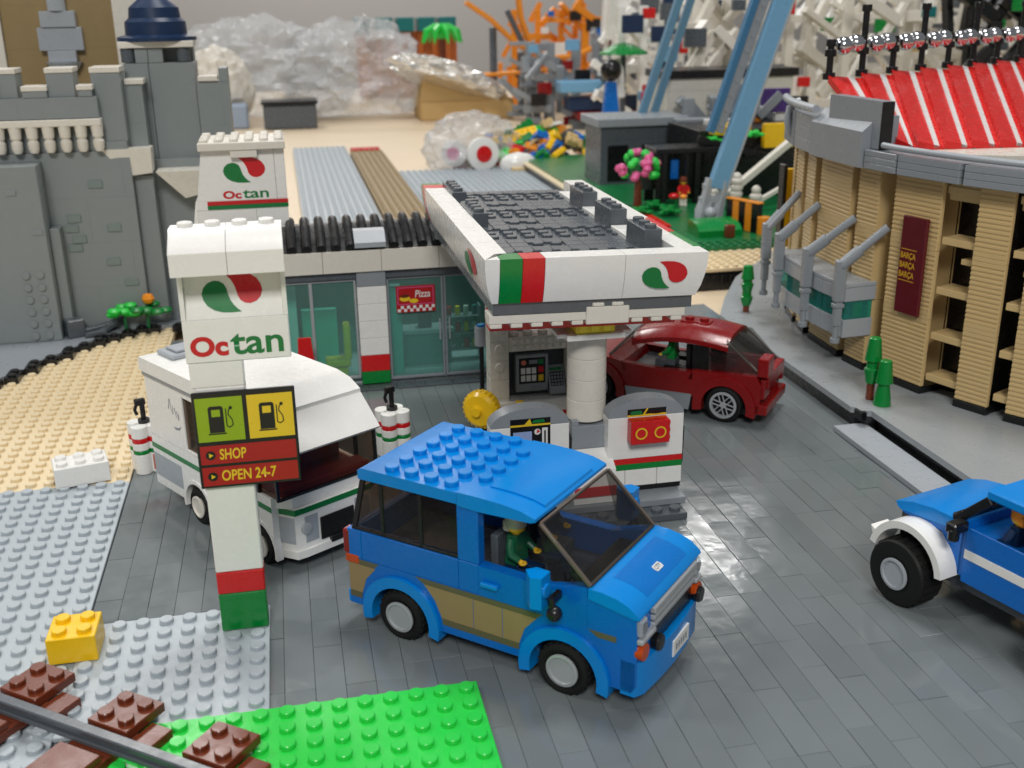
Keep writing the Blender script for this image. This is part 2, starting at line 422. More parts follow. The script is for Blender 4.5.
# train track in the corner
A = R(-37.5)
trk = thing('train_track', 'dark grey toy rail with brown plate sleepers in the front left corner', 'train track', (-19.85, -12.45, .25), A)
mb = M(); mb.box(-6, 9.5, -.2, .2, .42, .62); mb.box(-6, 9.5, -.08, .08, .6, .95); mb.box(-6, 9.5, -.22, .22, .93, 1.08, 0, .05)
mb.build('rail', DBG, trk)
mb = M(); mb.box(-6, 9.5, -5.2, -4.8, .42, .62); mb.box(-6, 9.5, -5.08, -4.92, .6, .95); mb.box(-6, 9.5, -5.22, -4.78, .93, 1.08, 0, .05)
mb.build('rail', DBG, trk)
for k, u in enumerate((-3.1, 1.55, 6.1)):
    mb = M(); mb.box(u-1, u+1, -6.8, 1.2, 0, .4); mb.box(u-.98, u+.98, .65, 2.65, .41, .8); mb.studs(u-.5, 2, 1.15, 2, .8, 18); mb.box(u+1.02, u+2.0, .3, 1.9, 0, .42, 0)
    mb.box(u-.98, u+.98, -4.2, -.6, .41, .7, 0)
    mb.build('sleeper', BROWN, trk)

# ================================================================== PRICE SIGN
sg = thing('price_sign', 'tall white fuel station sign with Octan emblem, price board and red and green foot', 'sign', (-13.4, -5.5, .22))
def W(o, root):
    # parts are drawn in world coordinates: cancel the root's own transform (sub-parts hang on such parts and need nothing)
    if o.parent == root: o.matrix_parent_inverse = Matrix.LocRotScale(root.location, root.rotation_euler, root.scale).inverted()
    return o
def wb(mb, name, mats, root, **k): return W(mb.build(name, mats, root, **k), root)
mb = M(); mb.box(-14.4, -12.4, -6, -5, .24, 2.05, 2, .05); mb.box(-14.4, -12.4, -6, -5, 2.07, 3.1, 1, .05)
z = 3.12
mb.box(-14.4, -12.4, -6, -5, z, 11.52, 0, .06); z = 11.53
wb(mb, 'pole', [WHITE, RED, GREEN], sg)
mb = M(); mb.box(-14.52, -12.4, -5.98, -5.02, z, 12.58, 0, .04)
wb(mb, 'neck', WHITE, sg)
mb = M(); mb.box(-14.58, -10.45, -6.02, -5, 12.6, 14.38, 0, .04)
for a, b in ((-14.58, -14.4), (-10.63, -10.45)): mb.prism([(-6.02, 14.39), (-5, 14.39), (-5, 16.36), (-6.02, 16.36)], a, b, 'x')
mb.prism([(-5.98, 14.39), (-5, 14.39), (-5, 16.38), (-5.3, 16.38)], -14.39, -10.64, 'x')
board = wb(mb, 'sign_board', WHITE, sg)
mb = M(); cprof = [(-7.2, 16.42), (-5, 16.42), (-5, 18.02), (-5.95, 18.02), (-7.16, 17.36), (-7.2, 17.3)]
mb.prism(cprof, -14.68, -12.56, 'x'); mb.prism(cprof, -12.54, -10.42, 'x')
for k in range(4): mb.stud(-14.08+k*1.03, -5.48, 18.0, 20)
wb(mb, 'cap', WHITE, sg)
inc = Vector((0, .68, 1.99)).normalized()
o = logo(Plane((-12.55, -5.655, 15.36), (1, 0, 0), inc), 0, 0, 2.35, 1.62, sg); W(o, sg)
for o in octan(Plane((0, -6.02, 0), (1, 0, 0), (0, 0, 1)), -14.36, -10.72, 12.86, 13.72, sg): W(o, sg)
# price board
mb = M(); mb.box(-14.55, -10.45, -6.22, -6.03, 7.2, 11.4, 0, .04)
pb = wb(mb, 'price_board', PRN_K, sg)
pl = Plane((-14.55, -6.22, 7.2), (1, 0, 0), (0, 0, 1))
mb = M()
prect(mb, pl, .12, 1.98, 2.08, 3.98, .012, 0); prect(mb, pl, 2.16, 3.98, 2.08, 3.98, .012, 1)
prect(mb, pl, .12, 3.98, 1.08, 1.9, .012, 2); prect(mb, pl, .12, 3.98, .12, .95, .012, 2)
for cx, c0 in ((1.0, 0), (3.02, 1)):
    b0 = 2.38
    pprint(mb, pl, [(cx-.4, b0+.08), (cx+.2, b0+.08), (cx+.2, b0+1.15), (cx+.12, b0+1.23), (cx-.32, b0+1.23), (cx-.4, b0+1.15)], .02, 3)
    prect(mb, pl, cx-.46, cx+.26, b0, b0+.06, .02, 3)
    prect(mb, pl, cx-.27, cx+.07, b0+.78, b0+1.08, .028, c0)
    hose = [(cx+.3, b0+1.1), (cx+.3, b0+.35), (cx+.4, b0+.28), (cx+.55, b0+.38), (cx+.52, b0+.62), (cx+.38, b0+.85), (cx+.42, b0+1.05), (cx+.56, b0+1.1)]
    for (ax, ay), (bx, by) in zip(hose, hose[1:]):
        d = Vector((bx-ax, by-ay)).normalized()*.022; n_ = Vector((-d.y, d.x))
        pprint(mb, pl, [(ax+n_.x, ay+n_.y), (ax-n_.x, ay-n_.y), (bx-n_.x, by-n_.y), (bx+n_.x, by+n_.y)], .02, 3)
    pprint(mb, pl, circ(cx+.5, b0+1.13, .07, 10), .024, 3)
for cy in (1.48, .53):
    pprint(mb, pl, circ(.52, cy, .2, 18), .02, 3)
    pprint(mb, pl, [(.46, cy-.1), (.63, cy), (.46, cy+.1)], .028, 1)
W(mb.build('price_print', [PRN_L, PRN_Y, PRN_DR, PRN_K], pb, flat=True), sg)
for s_, a, b, c, d in (('SHOP', .88, 1.95, 1.26, 1.74), ('OPEN 24-7', .88, 3.1, .3, .79)):
    W(text('lettering', s_, pl, a, b, c, d, PRN_Y, pb, .02, .02, .06), sg)

# ================================================================== SHOP
sh = thing('station_shop', 'white fuel station shop with green tinted windows and black ribbed roof', 'shop', (-3, 28, 0))
mb = M(); mb.box(-12.5, 6.4, 26.3, 34.3, -.3, .12, 0, .02); wb(mb, 'floor_slab', LBG, sh)
mb = M(); mb.box(-5.85, -3.8, 25.6, 26.5, .12, 1.04, 2, .04); mb.box(-5.85, -3.8, 25.6, 26.5, 1.06, 2.26, 1, .04)
z = 2.28
for k in range(4): mb.box(-5.85, -3.8, 25.6, 26.5, z, z+1.25, 0, .035); z += 1.265
mb.box(-5.85, -3.8, 25.6, 26.5, z, 8.42, 3, .035)
wb(mb, 'pillar', [WHITE, RED, GREEN, MBG], sh)
mb = M(); mb.brickwall(-16.2, 6.3, 25.4, 26.6, 8.45, 10.0, 'x', 1.55, 4.05, 0, .012, .02); wb(mb, 'fascia', CREAM, sh)
mb = M(); mb.box(-12.6, -5.87, 25.75, 26.5, 7.9, 8.43); mb.box(-3.78, 6.3, 25.75, 26.5, 7.85, 8.43); wb(mb, 'lintel', DBG, sh)
mb = M()
mb.prism([(25.5, 10.02), (26.2, 10.4), (28.6, 11.3), (29.4, 11.3), (29.4, 10.02)], -16.0, 6.3, 'x')
for k in range(22):
    x = -15.1+k
    mb.tube([(x, 25.45, 10.2), (x, 26.3, 10.62), (x, 27.6, 11.1), (x, 28.7, 11.48), (x, 29.3, 11.5)], .34, 10)
wb(mb, 'roof', BLACK, sh)
mb = M(); mb.prism([(25.2, 10.2), (25.2, 10.55), (26.0, 11.25), (26.7, 11.3), (26.7, 10.2)], -5.85, -3.7, 'x'); wb(mb, 'roof_vent', LBG, sh)
mb = M(); mb.box(-12.5, 6.3, 33.6, 34.2, .12, 8.6, 0); mb.box(5.8, 6.3, 26.6, 33.6, .12, 8.6); mb.box(-12.5, -12, 26.6, 33.6, .12, 8.6)
wb(mb, 'back_wall', mat('green inner wall', (84, 132, 124), .5), sh)
def window(x0, x1, z0, z1, mull, name='window'):
    mb = M(); y0, y1 = 25.95, 26.25; w = .16
    mb.box(x0, x0+w, y0, y1, z0, z1); mb.box(x1-w, x1, y0, y1, z0, z1); mb.box(x0+w, x1-w, y0, y1, z0, z0+w*1.4); mb.box(x0+w, x1-w, y0, y1, z1-w, z1)
    for q in mull: mb.box(q-.12, q+.12, y0, y1, z0+w*1.4, z1-w)
    f = wb(mb, name, SILVER if name == 'window' else MBG, sh)
    g = M(); g.box(x0+w, x1-w, 26.06, 26.12, z0+w*1.4, z1-w, 0, .01); W(g.build('pane', SHOPG, f), sh)
    return f
window(-12.3, -5.9, .5, 7.85, [-9.05])
d = window(-3.75, .28, .2, 7.8, [], 'door'); d2 = window(.32, 3.9, .2, 7.8, [], 'door')
for q, dd in ((-.05, d), (.65, d2)):
    W(M().box(q-.05, q+.05, 25.8, 25.95, 3, 4.6, 0, .02).build('handle', SILVER, dd), sh)
# food poster
mb = M(); mb.box(-3.12, -.32, 25.86, 25.93, 5.2, 7.15, 0, .02); po = wb(mb, 'poster', PRN_DR, sh)
pl = Plane((-3.12, 25.86, 5.2), (1, 0, 0), (0, 0, 1)); mb = M()
for r_ in range(2):
    for c in range(12):
        if (r_+c) % 2 == 0: prect(mb, pl, .08+c*.222, .08+(c+1)*.222, .06+r_*.22, .06+(r_+1)*.22, .012, 0)
pprint(mb, pl, circ(.62, 1.02, .38, 20, .19), .012, 1); pprint(mb, pl, circ(.62, 1.22, .33, 20, .13), .02, 2); pprint(mb, pl, circ(1.25, .84, .32, 20, .16), .016, 1)
for a, b in (((.12, .58), (2.66, .63)), ((.12, 1.8), (2.66, 1.85)), ((.1, .6), (.15, 1.82)), ((2.63, .6), (2.68, 1.82))): prect(mb, pl, a[0], b[0], a[1], b[1], .012, 3)
W(mb.build('poster_print', [PRN_W, PRN_Y, mat('printed brown', (96, 40, 16), .35, bump=0), PINK], po, flat=True), sh)
W(text('lettering', 'Pizza', pl, 1.35, 2.45, 1.08, 1.6, PRN_W, po, .014, .01, .15), sh)
mb = M()
for k in range(8): mb.box(-9.5+k*2.02, -7.52+k*2.02, 24.4, 25.5, .02, .1)
wb(mb, 'door_mat', DBG, sh)
# what one sees inside
c = thing('yellow_chair', 'yellow toy chair behind the left shop window', 'chair', (-7.4, 28.2, .14))
wb(M().box(-8.3, -6.5, 27.6, 29.0, .9, 1.4, 0, .08), 'seat', YELLOW, c); wb(M().box(-6.9, -6.4, 27.6, 29.0, 1.4, 4.0, 0, .1), 'backrest', YELLOW, c); wb(M().box(-8.0, -6.7, 27.9, 28.7, .14, .9), 'base', YELLOW, c)
c = thing('shop_counter', 'teal shop counter seen through the shop door', 'counter', (-1, 29.5, .14))
wb(M().box(-2.6, 1.2, 29, 30.4, .14, 2.6), 'base', TEAL, c); wb(M().box(-2.8, 1.4, 28.8, 30.6, 2.62, 2.95), 'top', LBG, c); wb(M().box(-1.2, -.2, 29.3, 30, 2.96, 4.3), 'till', NAVY, c)
tag(M().box(-9.8, -7.2, 30.5, 31, .14, 4.6, 0, .05).build('display_panel', mat('pale aqua panel', (96, 190, 170), .4)), 'pale aqua display panel behind the yellow chair in the shop', 'panel')
tag(M().box(-3.4, -2.6, 27.4, 28.2, .14, 6.8, 0, .05).build('drinks_cabinet', mat('aqua cabinet', (70, 168, 160), .4)), 'tall aqua cabinet just inside the shop door', 'cabinet')
c = thing('goods_shelf', 'grey shelf of small goods inside the right shop door', 'shelf', (2.2, 30, .14))
for k in range(3): wb(M().box(.9, 3.5, 29.4, 30.4, .9+k*1.3, 1.05+k*1.3), 'shelf_board', MBG, c)
for k in range(3):
    for q in range(4):
        wb(M().cyl((1.2+q*.65, 29.8, 1.06+k*1.3), .2, .7, 'z', 12), 'goods_jar', [CREAM, TEAL, RED, YELLOW][(q+k) % 4], c)
wb(M().box(.8, .95, 29.4, 30.4, .14, 4.4), 'side_panel', MBG, c); wb(M().box(3.45, 3.6, 29.4, 30.4, .14, 4.4), 'side_panel', MBG, c)
# red stand by the window
c = thing('board_stand', 'small red slanted board in front of the left shop window', 'stand', (-9.7, 24, 0))
mb = M(); mb.add([(-10.4, 23.6, 0), (-9.0, 23.6, 0), (-9.3, 23.9, 4.4), (-10.2, 23.9, 4.4), (-10.4, 24.5, 0), (-9.0, 24.5, 0), (-9.3, 24.1, 4.4), (-10.2, 24.1, 4.4)], [(0, 1, 2, 3), (7, 6, 5, 4), (0, 4, 5, 1), (1, 5, 6, 2), (2, 6, 7, 3), (3, 7, 4, 0)])
wb(mb, 'board', RED, c); wb(M().box(-9.9, -9.5, 23.5, 23.75, 2.0, 2.9, 0, .02), 'board_print', PRN_K, c)
# air pump post between shop and kiosk
c = thing('pump_post', 'grey cylinder with a blue top on a black post by the shop door', 'post', (2.1, 21, 0))
wb(M().cyl((2.1, 21, 0), .3, .25).cyl((2.1, 21, .2), .16, 3.75), 'post', BLACK, c); wb(M().cyl((2.1, 21, 3.9), .46, 1.35, 'z', 22), 'head', LBG, c); wb(M().cyl((2.1, 21, 5.25), .3, .16, 'z', 18), 'cap', BLUE, c)
wb(M().tube([(2.4, 20.8, 4), (2.75, 20.6, 3), (2.7, 20.6, 1.6), (2.4, 20.7, .6), (2.6, 20.2, .12)], .11), 'hose', BLACK, c)

# tower
tw = thing('sign_tower', 'square white shop tower with Octan emblem and red green band', 'tower', (-12.8, 24, 0))
mb = M(); mb.brickwall(-16.2, -10.0, 22, 26.2, 0, 13.3, 'x', 1.2, 4); mb.add([(-16.1, 22, 13.95), (-10.72, 22, 13.95), (-10.72, 22, 17.35), (-15.55, 22, 17.35), (-16.1, 26, 13.95), (-10.72, 26, 13.95), (-10.72, 26, 17.35), (-15.55, 26, 17.35)], [(0, 1, 2, 3), (7, 6, 5, 4), (0, 4, 5, 1), (1, 5, 6, 2), (2, 6, 7, 3), (3, 7, 4, 0)]); mb.box(-10.7, -10.0, 22, 26.2, 13.95, 17.35, 0, .04); mb.box(-16.2, -10, 22, 26.2, 13.3, 13.94, 0, .04)
mb.prism([(-18.6, 0), (-16.22, 0), (-16.22, 13.9), (-16.25, 13.9)], 22.2, 26, 'y')
wb(mb, 'wall', WHITE, tw)
mb = M(); mb.box(-15.45, -9.96, 21.94, 22.0, 13.65, 13.92, 0, .01); mb.box(-15.45, -9.96, 21.94, 22.0, 13.36, 13.63, 1, .01); wb(mb, 'stripe', [PRN_R, PRN_G], tw)
mb = M(); mb.box(-15.7, -9.9, 21.4, 26.4, 17.4, 17.95, 0, .05); mb.box(-13.6, -11.8, 21.5, 22.0, 16.9, 17.4)
for i in range(6):
    for j in range(5): mb.stud(-15.3+i, 21.9+j, 17.95, 14)
wb(mb, 'cap', CREAM, tw)
pl = Plane((0, 22.0, 0), (1, 0, 0), (0, 0, 1))
W(logo(pl, -12.77, 16.0, 2.85, 1.75, tw), tw)
for o in octan(pl, -14.35, -11.25, 14.05, 14.62, tw): W(o, tw)

tw.location = (-12.9, 30.6, -.62)

# ================================================================== CANOPY
TILT = R(1.25)
cp = thing('station_canopy', 'white fuel station canopy with dark grey studded roof and emblem', 'canopy', (-1.55, .4, .2)); cp.rotation_euler[1] = TILT
def cb(mb, name, mats, **k): return mb.build(name, mats, cp, **k)
# local coords: x 0..10.6, y 0..24.2, z absolute
CW, CL, ZT = 11.2, 23.6, 14.42
ins = [(0, 14.42), (.02, 13.9), (.09, 13.3), (.22, 12.7), (.42, 12.15)]
def loft_front(xa, xb, m, mb, y=0, sx0=False, sx1=False):
    vs = []; n = len(ins)
    for d, z in ins:
        vs.append((xa+(d if sx0 else 0), y+d, z)); vs.append((xb-(d if sx1 else 0), y+d, z))
    vs += [(xa+(1.3 if sx0 else 0), y+1.3, 12.15), (xb-(1.3 if sx1 else 0), y+1.3, 12.15), (xa+(1.3 if sx0 else 0), y+1.3, ZT), (xb-(1.3 if sx1 else 0), y+1.3, ZT)]
    fs = [(2*i, 2*i+2, 2*i+3, 2*i+1) for i in range(n-1)]+[(2*n-2, 2*n, 2*n+1, 2*n-1), (2*n, 2*n+2, 2*n+3, 2*n+1), (2*n+2, 0, 1, 2*n+3)]
    fs += [tuple([2*i for i in range(n)]+[2*n, 2*n+2])[::-1], tuple([2*i+1 for i in range(n)]+[2*n+1, 2*n+3])]
    mb.add(vs, fs, m)
def loft_left(ya, yb, m, mb, right=False, s0=False, s1=False):
    t2 = M()
    loft_front(ya, yb, m, t2, 0, s0, s1)
    vs = [((v[1] if not right else CW-v[1]), v[0], v[2]) for v in t2.v]
    mb.add(vs, t2.f, m)
mb = M()
g = .012
segs = [(0, .74, 0, True, False), (.74, 1.84, 2, False, False), (1.84, 2.94, 1, False, False), (2.94, 6.95, 0, False, False), (6.95, CW, 0, False, True)]
for a, b, m_, s0, s1 in segs: loft_front(a+(0 if s0 else g), b-(0 if s1 else g), m_, mb, 0, s0, s1)
ff = cb(mb, 'front_fascia', [WHITE, RED, GREEN])
pl = Plane((0, .1, 13.32), (1, 0, 0), Vector((0, -.13, 1)))
logo(pl, 9.0, .02, 2.35, 1.42, cp, d=.05)
mb = M()
for a, b, m_, s0, s1 in [(0, 4, 0, True, False), (4, 8, 0, False, False), (8, 12, 0, False, False), (12, 16, 0, False, False), (16, 20, 0, False, False), (20, 21.6, 0, False, False), (21.6, 23, 1, False, False), (23, CL, 2, False, False)]:
    loft_left(a+(0 if s0 else g), b-(0 if s1 else g), m_, mb, False, s0, s1)
cb(mb, 'side_fascia', [WHITE, RED, GREEN])
mb = M()
for a, b, m_, s0, s1 in [(0, 4.4, 0, True, False), (4.4, 5.8, 0, False, False), (5.8, 8.2, 1, False, False), (8.2, 12, 0, False, False), (12, 16, 0, False, False), (16, 20, 0, False, False), (20, CL, 0, False, False)]:
    loft_left(a+(0 if s0 else g), b-(0 if s1 else g), m_ if m_ != 1 else 0, mb, True, s0, s1)
cb(mb, 'side_fascia', [WHITE, RED, GREEN])
cb(M().box(CW-.3, CW+.04, 5.0, 9.0, 13.9, ZT+.06, 0, .03), 'red_tile', RED); cb(M().box(CW-.3, CW+.04, 1.4, 4.98, 13.9, ZT+.05, 0, .03), 'green_tile', GREEN)
logo(Plane((.1, 0, 13.32), (0, -1, 0), Vector((-.13, 0, 1))), -4.4, 0, 3.4, 1.4, cp, d=.05)
mb = M(); mb.box(1.28, CW-1.28, 1.28, CL, 12.4, 13.72, 0, .02)
def slab_rows():
    for i in range(8):
        for j in range(22):
            x = 1.95+i; y = 1.9+j
            if x > CW-2.2 and (j % 7) > 2: continue
            if (j // 3) % 2 == 0 or i in (2, 3) and j % 2 == 0: mb.stud(x, y, 13.72, 14)
            else:
                mb.box(x-.485, x+.485, y-.48, y+.48, 13.7, 13.84, 0, .03)
slab_rows()
cb(mb, 'roof_deck', DBG)
for y, l in ((4.5, 3), (10.5, 3.2), (16.5, 3)):
    mb = M(); mb.box(CW-2.32, CW-1.34, y-1.4, y+l-1.4, 13.73, 14.98, 0, .03)
    for k in range(int(l)): mb.stud(CW-1.83, y-.9+k, 14.98, 14)
    cb(mb, 'roof_block', DBG)
    cb(M().box(CW-2.3, CW-1.34, y+l-1.38, y+l+1.5, 13.74, 14.1, 0, .03), 'white_tile', WHITE)
for y in (11, 18.5):
    mb = M(); mb.box(1.32, 2.25, y, y+4.2, 13.73, 14.62, 0, .03)
    for k in range(4): mb.stud(1.78, y+.55+k, 14.62, 14)
    cb(mb, 'roof_block', DBG)
cb(M().box(.5, CW-.5, .6, CL-.3, 11.5, 12.14, 0, .03), 'underside_band', DBG)
mb = M(); mb.box(.35, CW-.8, .65, 1.9, 11.05, 11.49, 0, .03)
for k in range(10): mb.box(.4+k*1.03, .98+k*1.03, .67, 1.88, 10.82, 11.04, 0, .03)
mb.box(5.2, 7.4, .48, 1.6, 10.86, 11.75, 0, .03)
for k in range(2): mb.box(5.5+k*1.0, 6.1+k*1.0, .44, .7, 11.76, 11.95, 0, .05)
cb(mb, 'support_beam', CREAM)
cb(M().box(.6, CW-.8, 2.0, 3.0, 10.3, 11.3, 0, .03), 'red_beam', RED)

# column and pump island
cl = thing('canopy_column', 'round white column that holds the canopy between two pumps', 'column', (4.65, 4.25, 0))
mb = M()
for k in range(4): mb.cyl((4.65, 4.25, 4.76+k*1.165), 1.06, 1.155, 'z', 36)
wb(mb, 'shaft', CREAM, cl)
mb = M(); mb.box(3.55, 5.8, 3.15, 5.3, .82, 4.6); mb.box(3.55, 3.95, 3.15, 3.5, 4.6, 4.95); mb.box(5.4, 5.8, 3.15, 3.5, 4.6, 4.95); wb(mb, 'plinth', MBG, cl)
mb = M(); mb.cyl((4.65, 4.25, 9.44), 1.25, .2, 'z', 32); mb.box(3.1, 6.2, 2.4, 5.5, 9.62, 9.92); mb.box(2.7, 6.7, 2.9, 5, 9.66, 9.9); wb(mb, 'capital', WHITE, cl)
mb = M()
mb.box(3.6, 5.7, 2.6, 4.2, 9.93, 10.62, 0, .06)
for k in range(3): mb.box(3.72+k*.64, 4.25+k*.64, 2.5, 2.7, 9.98, 10.56, 0, .06)
wb(mb, 'lamp', TYEL, cl)
mb = M(); mb.box(3.4, 5.95, 4.25, 5.4, 9.94, 11.3); wb(mb, 'top_block', DRED, cl)
cl.location.x += .22
il = thing('pump_island', 'grey studded kerb island under the two fuel pumps', 'island', (4.6, 3, 0))
mb = M(); mb.box(-1.6, 9.35, .1, 5.2, .02, .4)
for k in range(11): mb.stud(-1.2+k, .6, .4, 18)
wb(mb, 'lower_plate', DBG, il)
wb(M().box(-1.2, 9.65, 1.2, 5.1, .41, .8), 'upper_plate', MBG, il)
mb = M(); mb.add([(3.5, 1.5, .81), (5.85, 1.5, .81), (5.85, 3.1, .81), (3.5, 3.1, .81), (3.5, 1.75, 2.6), (5.85, 1.75, 2.6), (5.85, 3.1, 3.3), (3.5, 3.1, 3.3)], [(3, 2, 1, 0), (4, 5, 6, 7), (0, 1, 5, 4), (1, 2, 6, 5), (2, 3, 7, 6), (3, 0, 4, 7)])
wb(mb, 'step_block', WHITE, il); wb(M().box(3.52, 5.83, 1.44, 1.55, 1.2, 1.75, 0, .02), 'step_stripe', PRN_R, il)
def pump(x0, label, kind):
    t = thing('fuel_pump', label, 'fuel pump', (x0+2.1, 3, .8), 0, 'fuel pumps on the island'); w = 4.22; y0, y1 = 2.4, 3.4
    mb = M(); mb.box(x0+.02, x0+w-.02, y0+.1, y1, .81, 1.12, 1, .03)
    for a, b in ((0, 1.0), (1.0, 2.8), (2.8, w)): mb.box(x0+a+.012, x0+b-.012, y0, y1, 1.14, 2.1, 0, .03)
    mb.box(x0, x0+w, y0, y1, 2.78, 5.18, 0, .03)
    wb(mb, 'cabinet', [WHITE, BLACK], t)
    wb(M().box(x0, x0+w, y0-.005, y1, 2.46, 2.77, 0, .02), 'stripe', RED, t); wb(M().box(x0, x0+w, y0-.005, y1, 2.12, 2.45, 0, .02), 'stripe', GREEN, t)
    arc = [(x0+w/2+w/2*math.cos(R(a)), 5.2+.98*math.sin(R(a))) for a in range(0, 181, 10)]
    wb(M().prism(arc, y0, y1, 'y'), 'arched_top', MBG, t)
    pl = Plane((x0, y0, 0), (1, 0, 0), (0, 0, 1)); mb = M()
    prect(mb, pl, 1.05, 3.2, 5.2, 5.62, .012, 0); pprint(mb, pl, [(1.05, 5.2), (3.2, 5.2), (3.2, 5.3), (1.05, 5.3)], .02, 1)
    if kind: pprint(mb, pl, [(1.2, 5.28), (1.9, 5.28), (1.8, 5.52), (1.25, 5.5)], .026, 2); pprint(mb, pl, circ(2.65, 5.42, .5, 20, .14), .026, 0); pprint(mb, pl, [(1.95, 5.2), (2.2, 5.62), (2.1, 5.62), (1.85, 5.2)], .026, 1)
    else: pprint(mb, pl, [(2.2, 5.36), (2.9, 5.36), (2.85, 5.54), (2.3, 5.52)], .026, 2); pprint(mb, pl, circ(1.55, 5.45, .35, 20, .12), .026, 0); pprint(mb, pl, [(1.8, 5.3), (2.1, 5.62), (2.2, 5.3)], .026, 1)
    W(mb.build('top_print', [PRN_K, PRN_Y, PRN_G], t, flat=True), t)
    if kind:
        mb = M(); mb.box(x0+1.05, x0+3.2, y0-.72, y0-.02, 3.86, 5.16, 0, .04)
        for k in range(2): mb.cyl((x0+1.6+k*1.05, y0-.75, 4.5), .42, .04, 'y', 24)
        for k in range(3): mb.cyl((x0+3.2, y0-.4, 4.05+k*.42), .14, .1, 'x', 10)
        b_ = wb(mb, 'hose_box', RED, t)
        mb = M(); pl = Plane((x0, y0-.755, 0), (1, 0, 0), (0, 0, 1))
        for k in range(2):
            cx = 1.6+k*1.05
            for a0, a1 in ((0, 361),):
                ring = [(cx+.33*math.cos(R(a)), 4.5+.33*math.sin(R(a)), cx+.25*math.cos(R(a)), 4.5+.25*math.sin(R(a))) for a in range(a0, a1, 10)]
                for (a, b, c, d), (e, f, g_, h) in zip(ring, ring[1:]): pprint(mb, pl, [(a, b), (e, f), (g_, h), (c, d)], .02)
        W(mb.build('box_print', PRN_Y, b_, flat=True), t)
    else:
        mb = M(); prect(mb, pl, 1.05, 3.2, 3.7, 5.19, .012, 0); prect(mb, pl, 1.2, 2.2, 3.8, 4.9, .02, 1); prect(mb, pl, 2.75, 3.05, 3.8, 5.05, .02, 2); prect(mb, pl, 2.86, 2.95, 4.0, 4.9, .026, 0); pprint(mb, pl, circ(2.5, 4.85, .17, 16), .02, 2); pprint(mb, pl, [(2.45, 4.75), (2.66, 4.86), (2.5, 5.0)], .026, 3)
        W(mb.build('display', [PRN_K, mat('pale blue screen', (150, 170, 214), .3), PRN_W, PRN_R], t, flat=True), t)
        wb(M().tube([(x0+w, 3.2, 4.6), (x0+w+.2, 3.0, 4.2), (x0+w+.18, 3.0, 2.2), (x0+w+.05, 3.1, 1.6)], .07), 'hose', BLACK, t)
    wb(M().tube([(x0+w+.02, 3.3, 4.4), (x0+w+.28, 3.2, 4.0), (x0+w+.25, 3.2, 2.0), (x0+w, 3.3, 1.5)], .09), 'hose', BLACK, t)
    return t
pump(5.58, 'white fuel pump with a red hose box on its front', 1)
pump(-.78, 'white fuel pump with a black display, left of the round column', 0)

# payment kiosk
ks = thing('payment_kiosk', 'white kiosk frame with a grey payment screen and keypad', 'kiosk', (3.9, 14.5, 0))
mb = M(); mb.brickwall(1.4, 2.6, 14, 15.4, 0, 11.2, 'x', 1.2, 1.2); mb.brickwall(6.35, 7.5, 14, 15.4, 0, 11.2, 'x', 1.2, 1.15)
for k in range(4): mb.lathe((2.0, 14, 4.6+k*1.2), [(.3, 0), (.3, -.16), (.27, -.2)], 'y', 14)
wb(mb, 'frame', CREAM, ks)
mb = M(); mb.box(2.62, 6.33, 14.05, 15.3, 5.5, 6.45)
for i in range(8):
    for j in range(2): mb.lathe((2.95+i*.45, 14.05, 5.78+j*.42), [(.17, 0), (.17, -.1), (.13, -.13)], 'y', 10)
for i in range(4): mb.stud(3.0+i*.95, 14.6, 6.45, 14)
wb(mb, 'lintel', CREAM, ks)
wb(M().box(2.62, 6.33, 14.3, 15.3, 7.1, 7.9, 0, .05), 'red_bar', RED, ks)
wb(M().box(1.3, 7.6, 13.7, 15.6, .02, 2.3), 'base', WHITE, ks); wb(M().box(1.28, 7.62, 13.66, 13.72, 1.05, 1.5, 0, .01), 'base_stripe', RED, ks)
wb(M().box(2.62, 6.33, 14.9, 15.3, 2.32, 5.48), 'back_panel', mat('dark kiosk panel', (52, 58, 62), .4), ks)
mb = M(); mb.box(3.1, 5.2, 14.3, 14.9, 2.7, 5.15, 0, .06); sc = wb(mb, 'screen_case', MBG, ks)
pl = Plane((3.1, 14.3, 2.7), (1, 0, 0), (0, 0, 1)); mb = M()
prect(mb, pl, .2, 1.9, .55, 2.25, .012, 0); prect(mb, pl, .85, 1.4, 1.85, 2.1, .02, 1)
for c in range(3):
    for r_ in range(2): prect(mb, pl, .32+c*.35, .6+c*.35, .7+r_*.5, 1.1+r_*.5, .02, 2)
prect(mb, pl, 1.45, 1.78, 1.8, 2.12, .02, 3); prect(mb, pl, 1.45, 1.78, 1.25, 1.65, .02, 4); prect(mb, pl, 1.45, 1.78, .68, 1.1, .02, 5)
pprint(mb, pl, circ(.5, 1.95, .17, 14), .02, 6); prect(mb, pl, .95, 1.7, .2, .38, .012, 7)
W(mb.build('screen_print', [PRN_K, PRN_GY, PRN_W, PRN_G, PRN_R, PRN_Y, mat('printed salmon', (216, 120, 96), .35, bump=0), PRN_GY], sc, flat=True), ks)
mb = M(); mb.add([(5.25, 14.05, 2.5), (6.3, 14.05, 2.5), (6.3, 14.85, 2.5), (5.25, 14.85, 2.5), (5.25, 14.1, 2.9), (6.3, 14.1, 2.9), (6.3, 14.85, 4.2), (5.25, 14.85, 4.2)], [(3, 2, 1, 0), (4, 5, 6, 7), (0, 1, 5, 4), (1, 2, 6, 5), (2, 3, 7, 6), (3, 0, 4, 7)])
kp = wb(mb, 'keypad', MBG, ks)
u_ = Vector((0, .75, 1.3)); pl = Plane((5.25, 14.1, 2.9), (1, 0, 0), u_); mb = M()
prect(mb, pl, .1, .95, .1, 1.05, .012, 0)
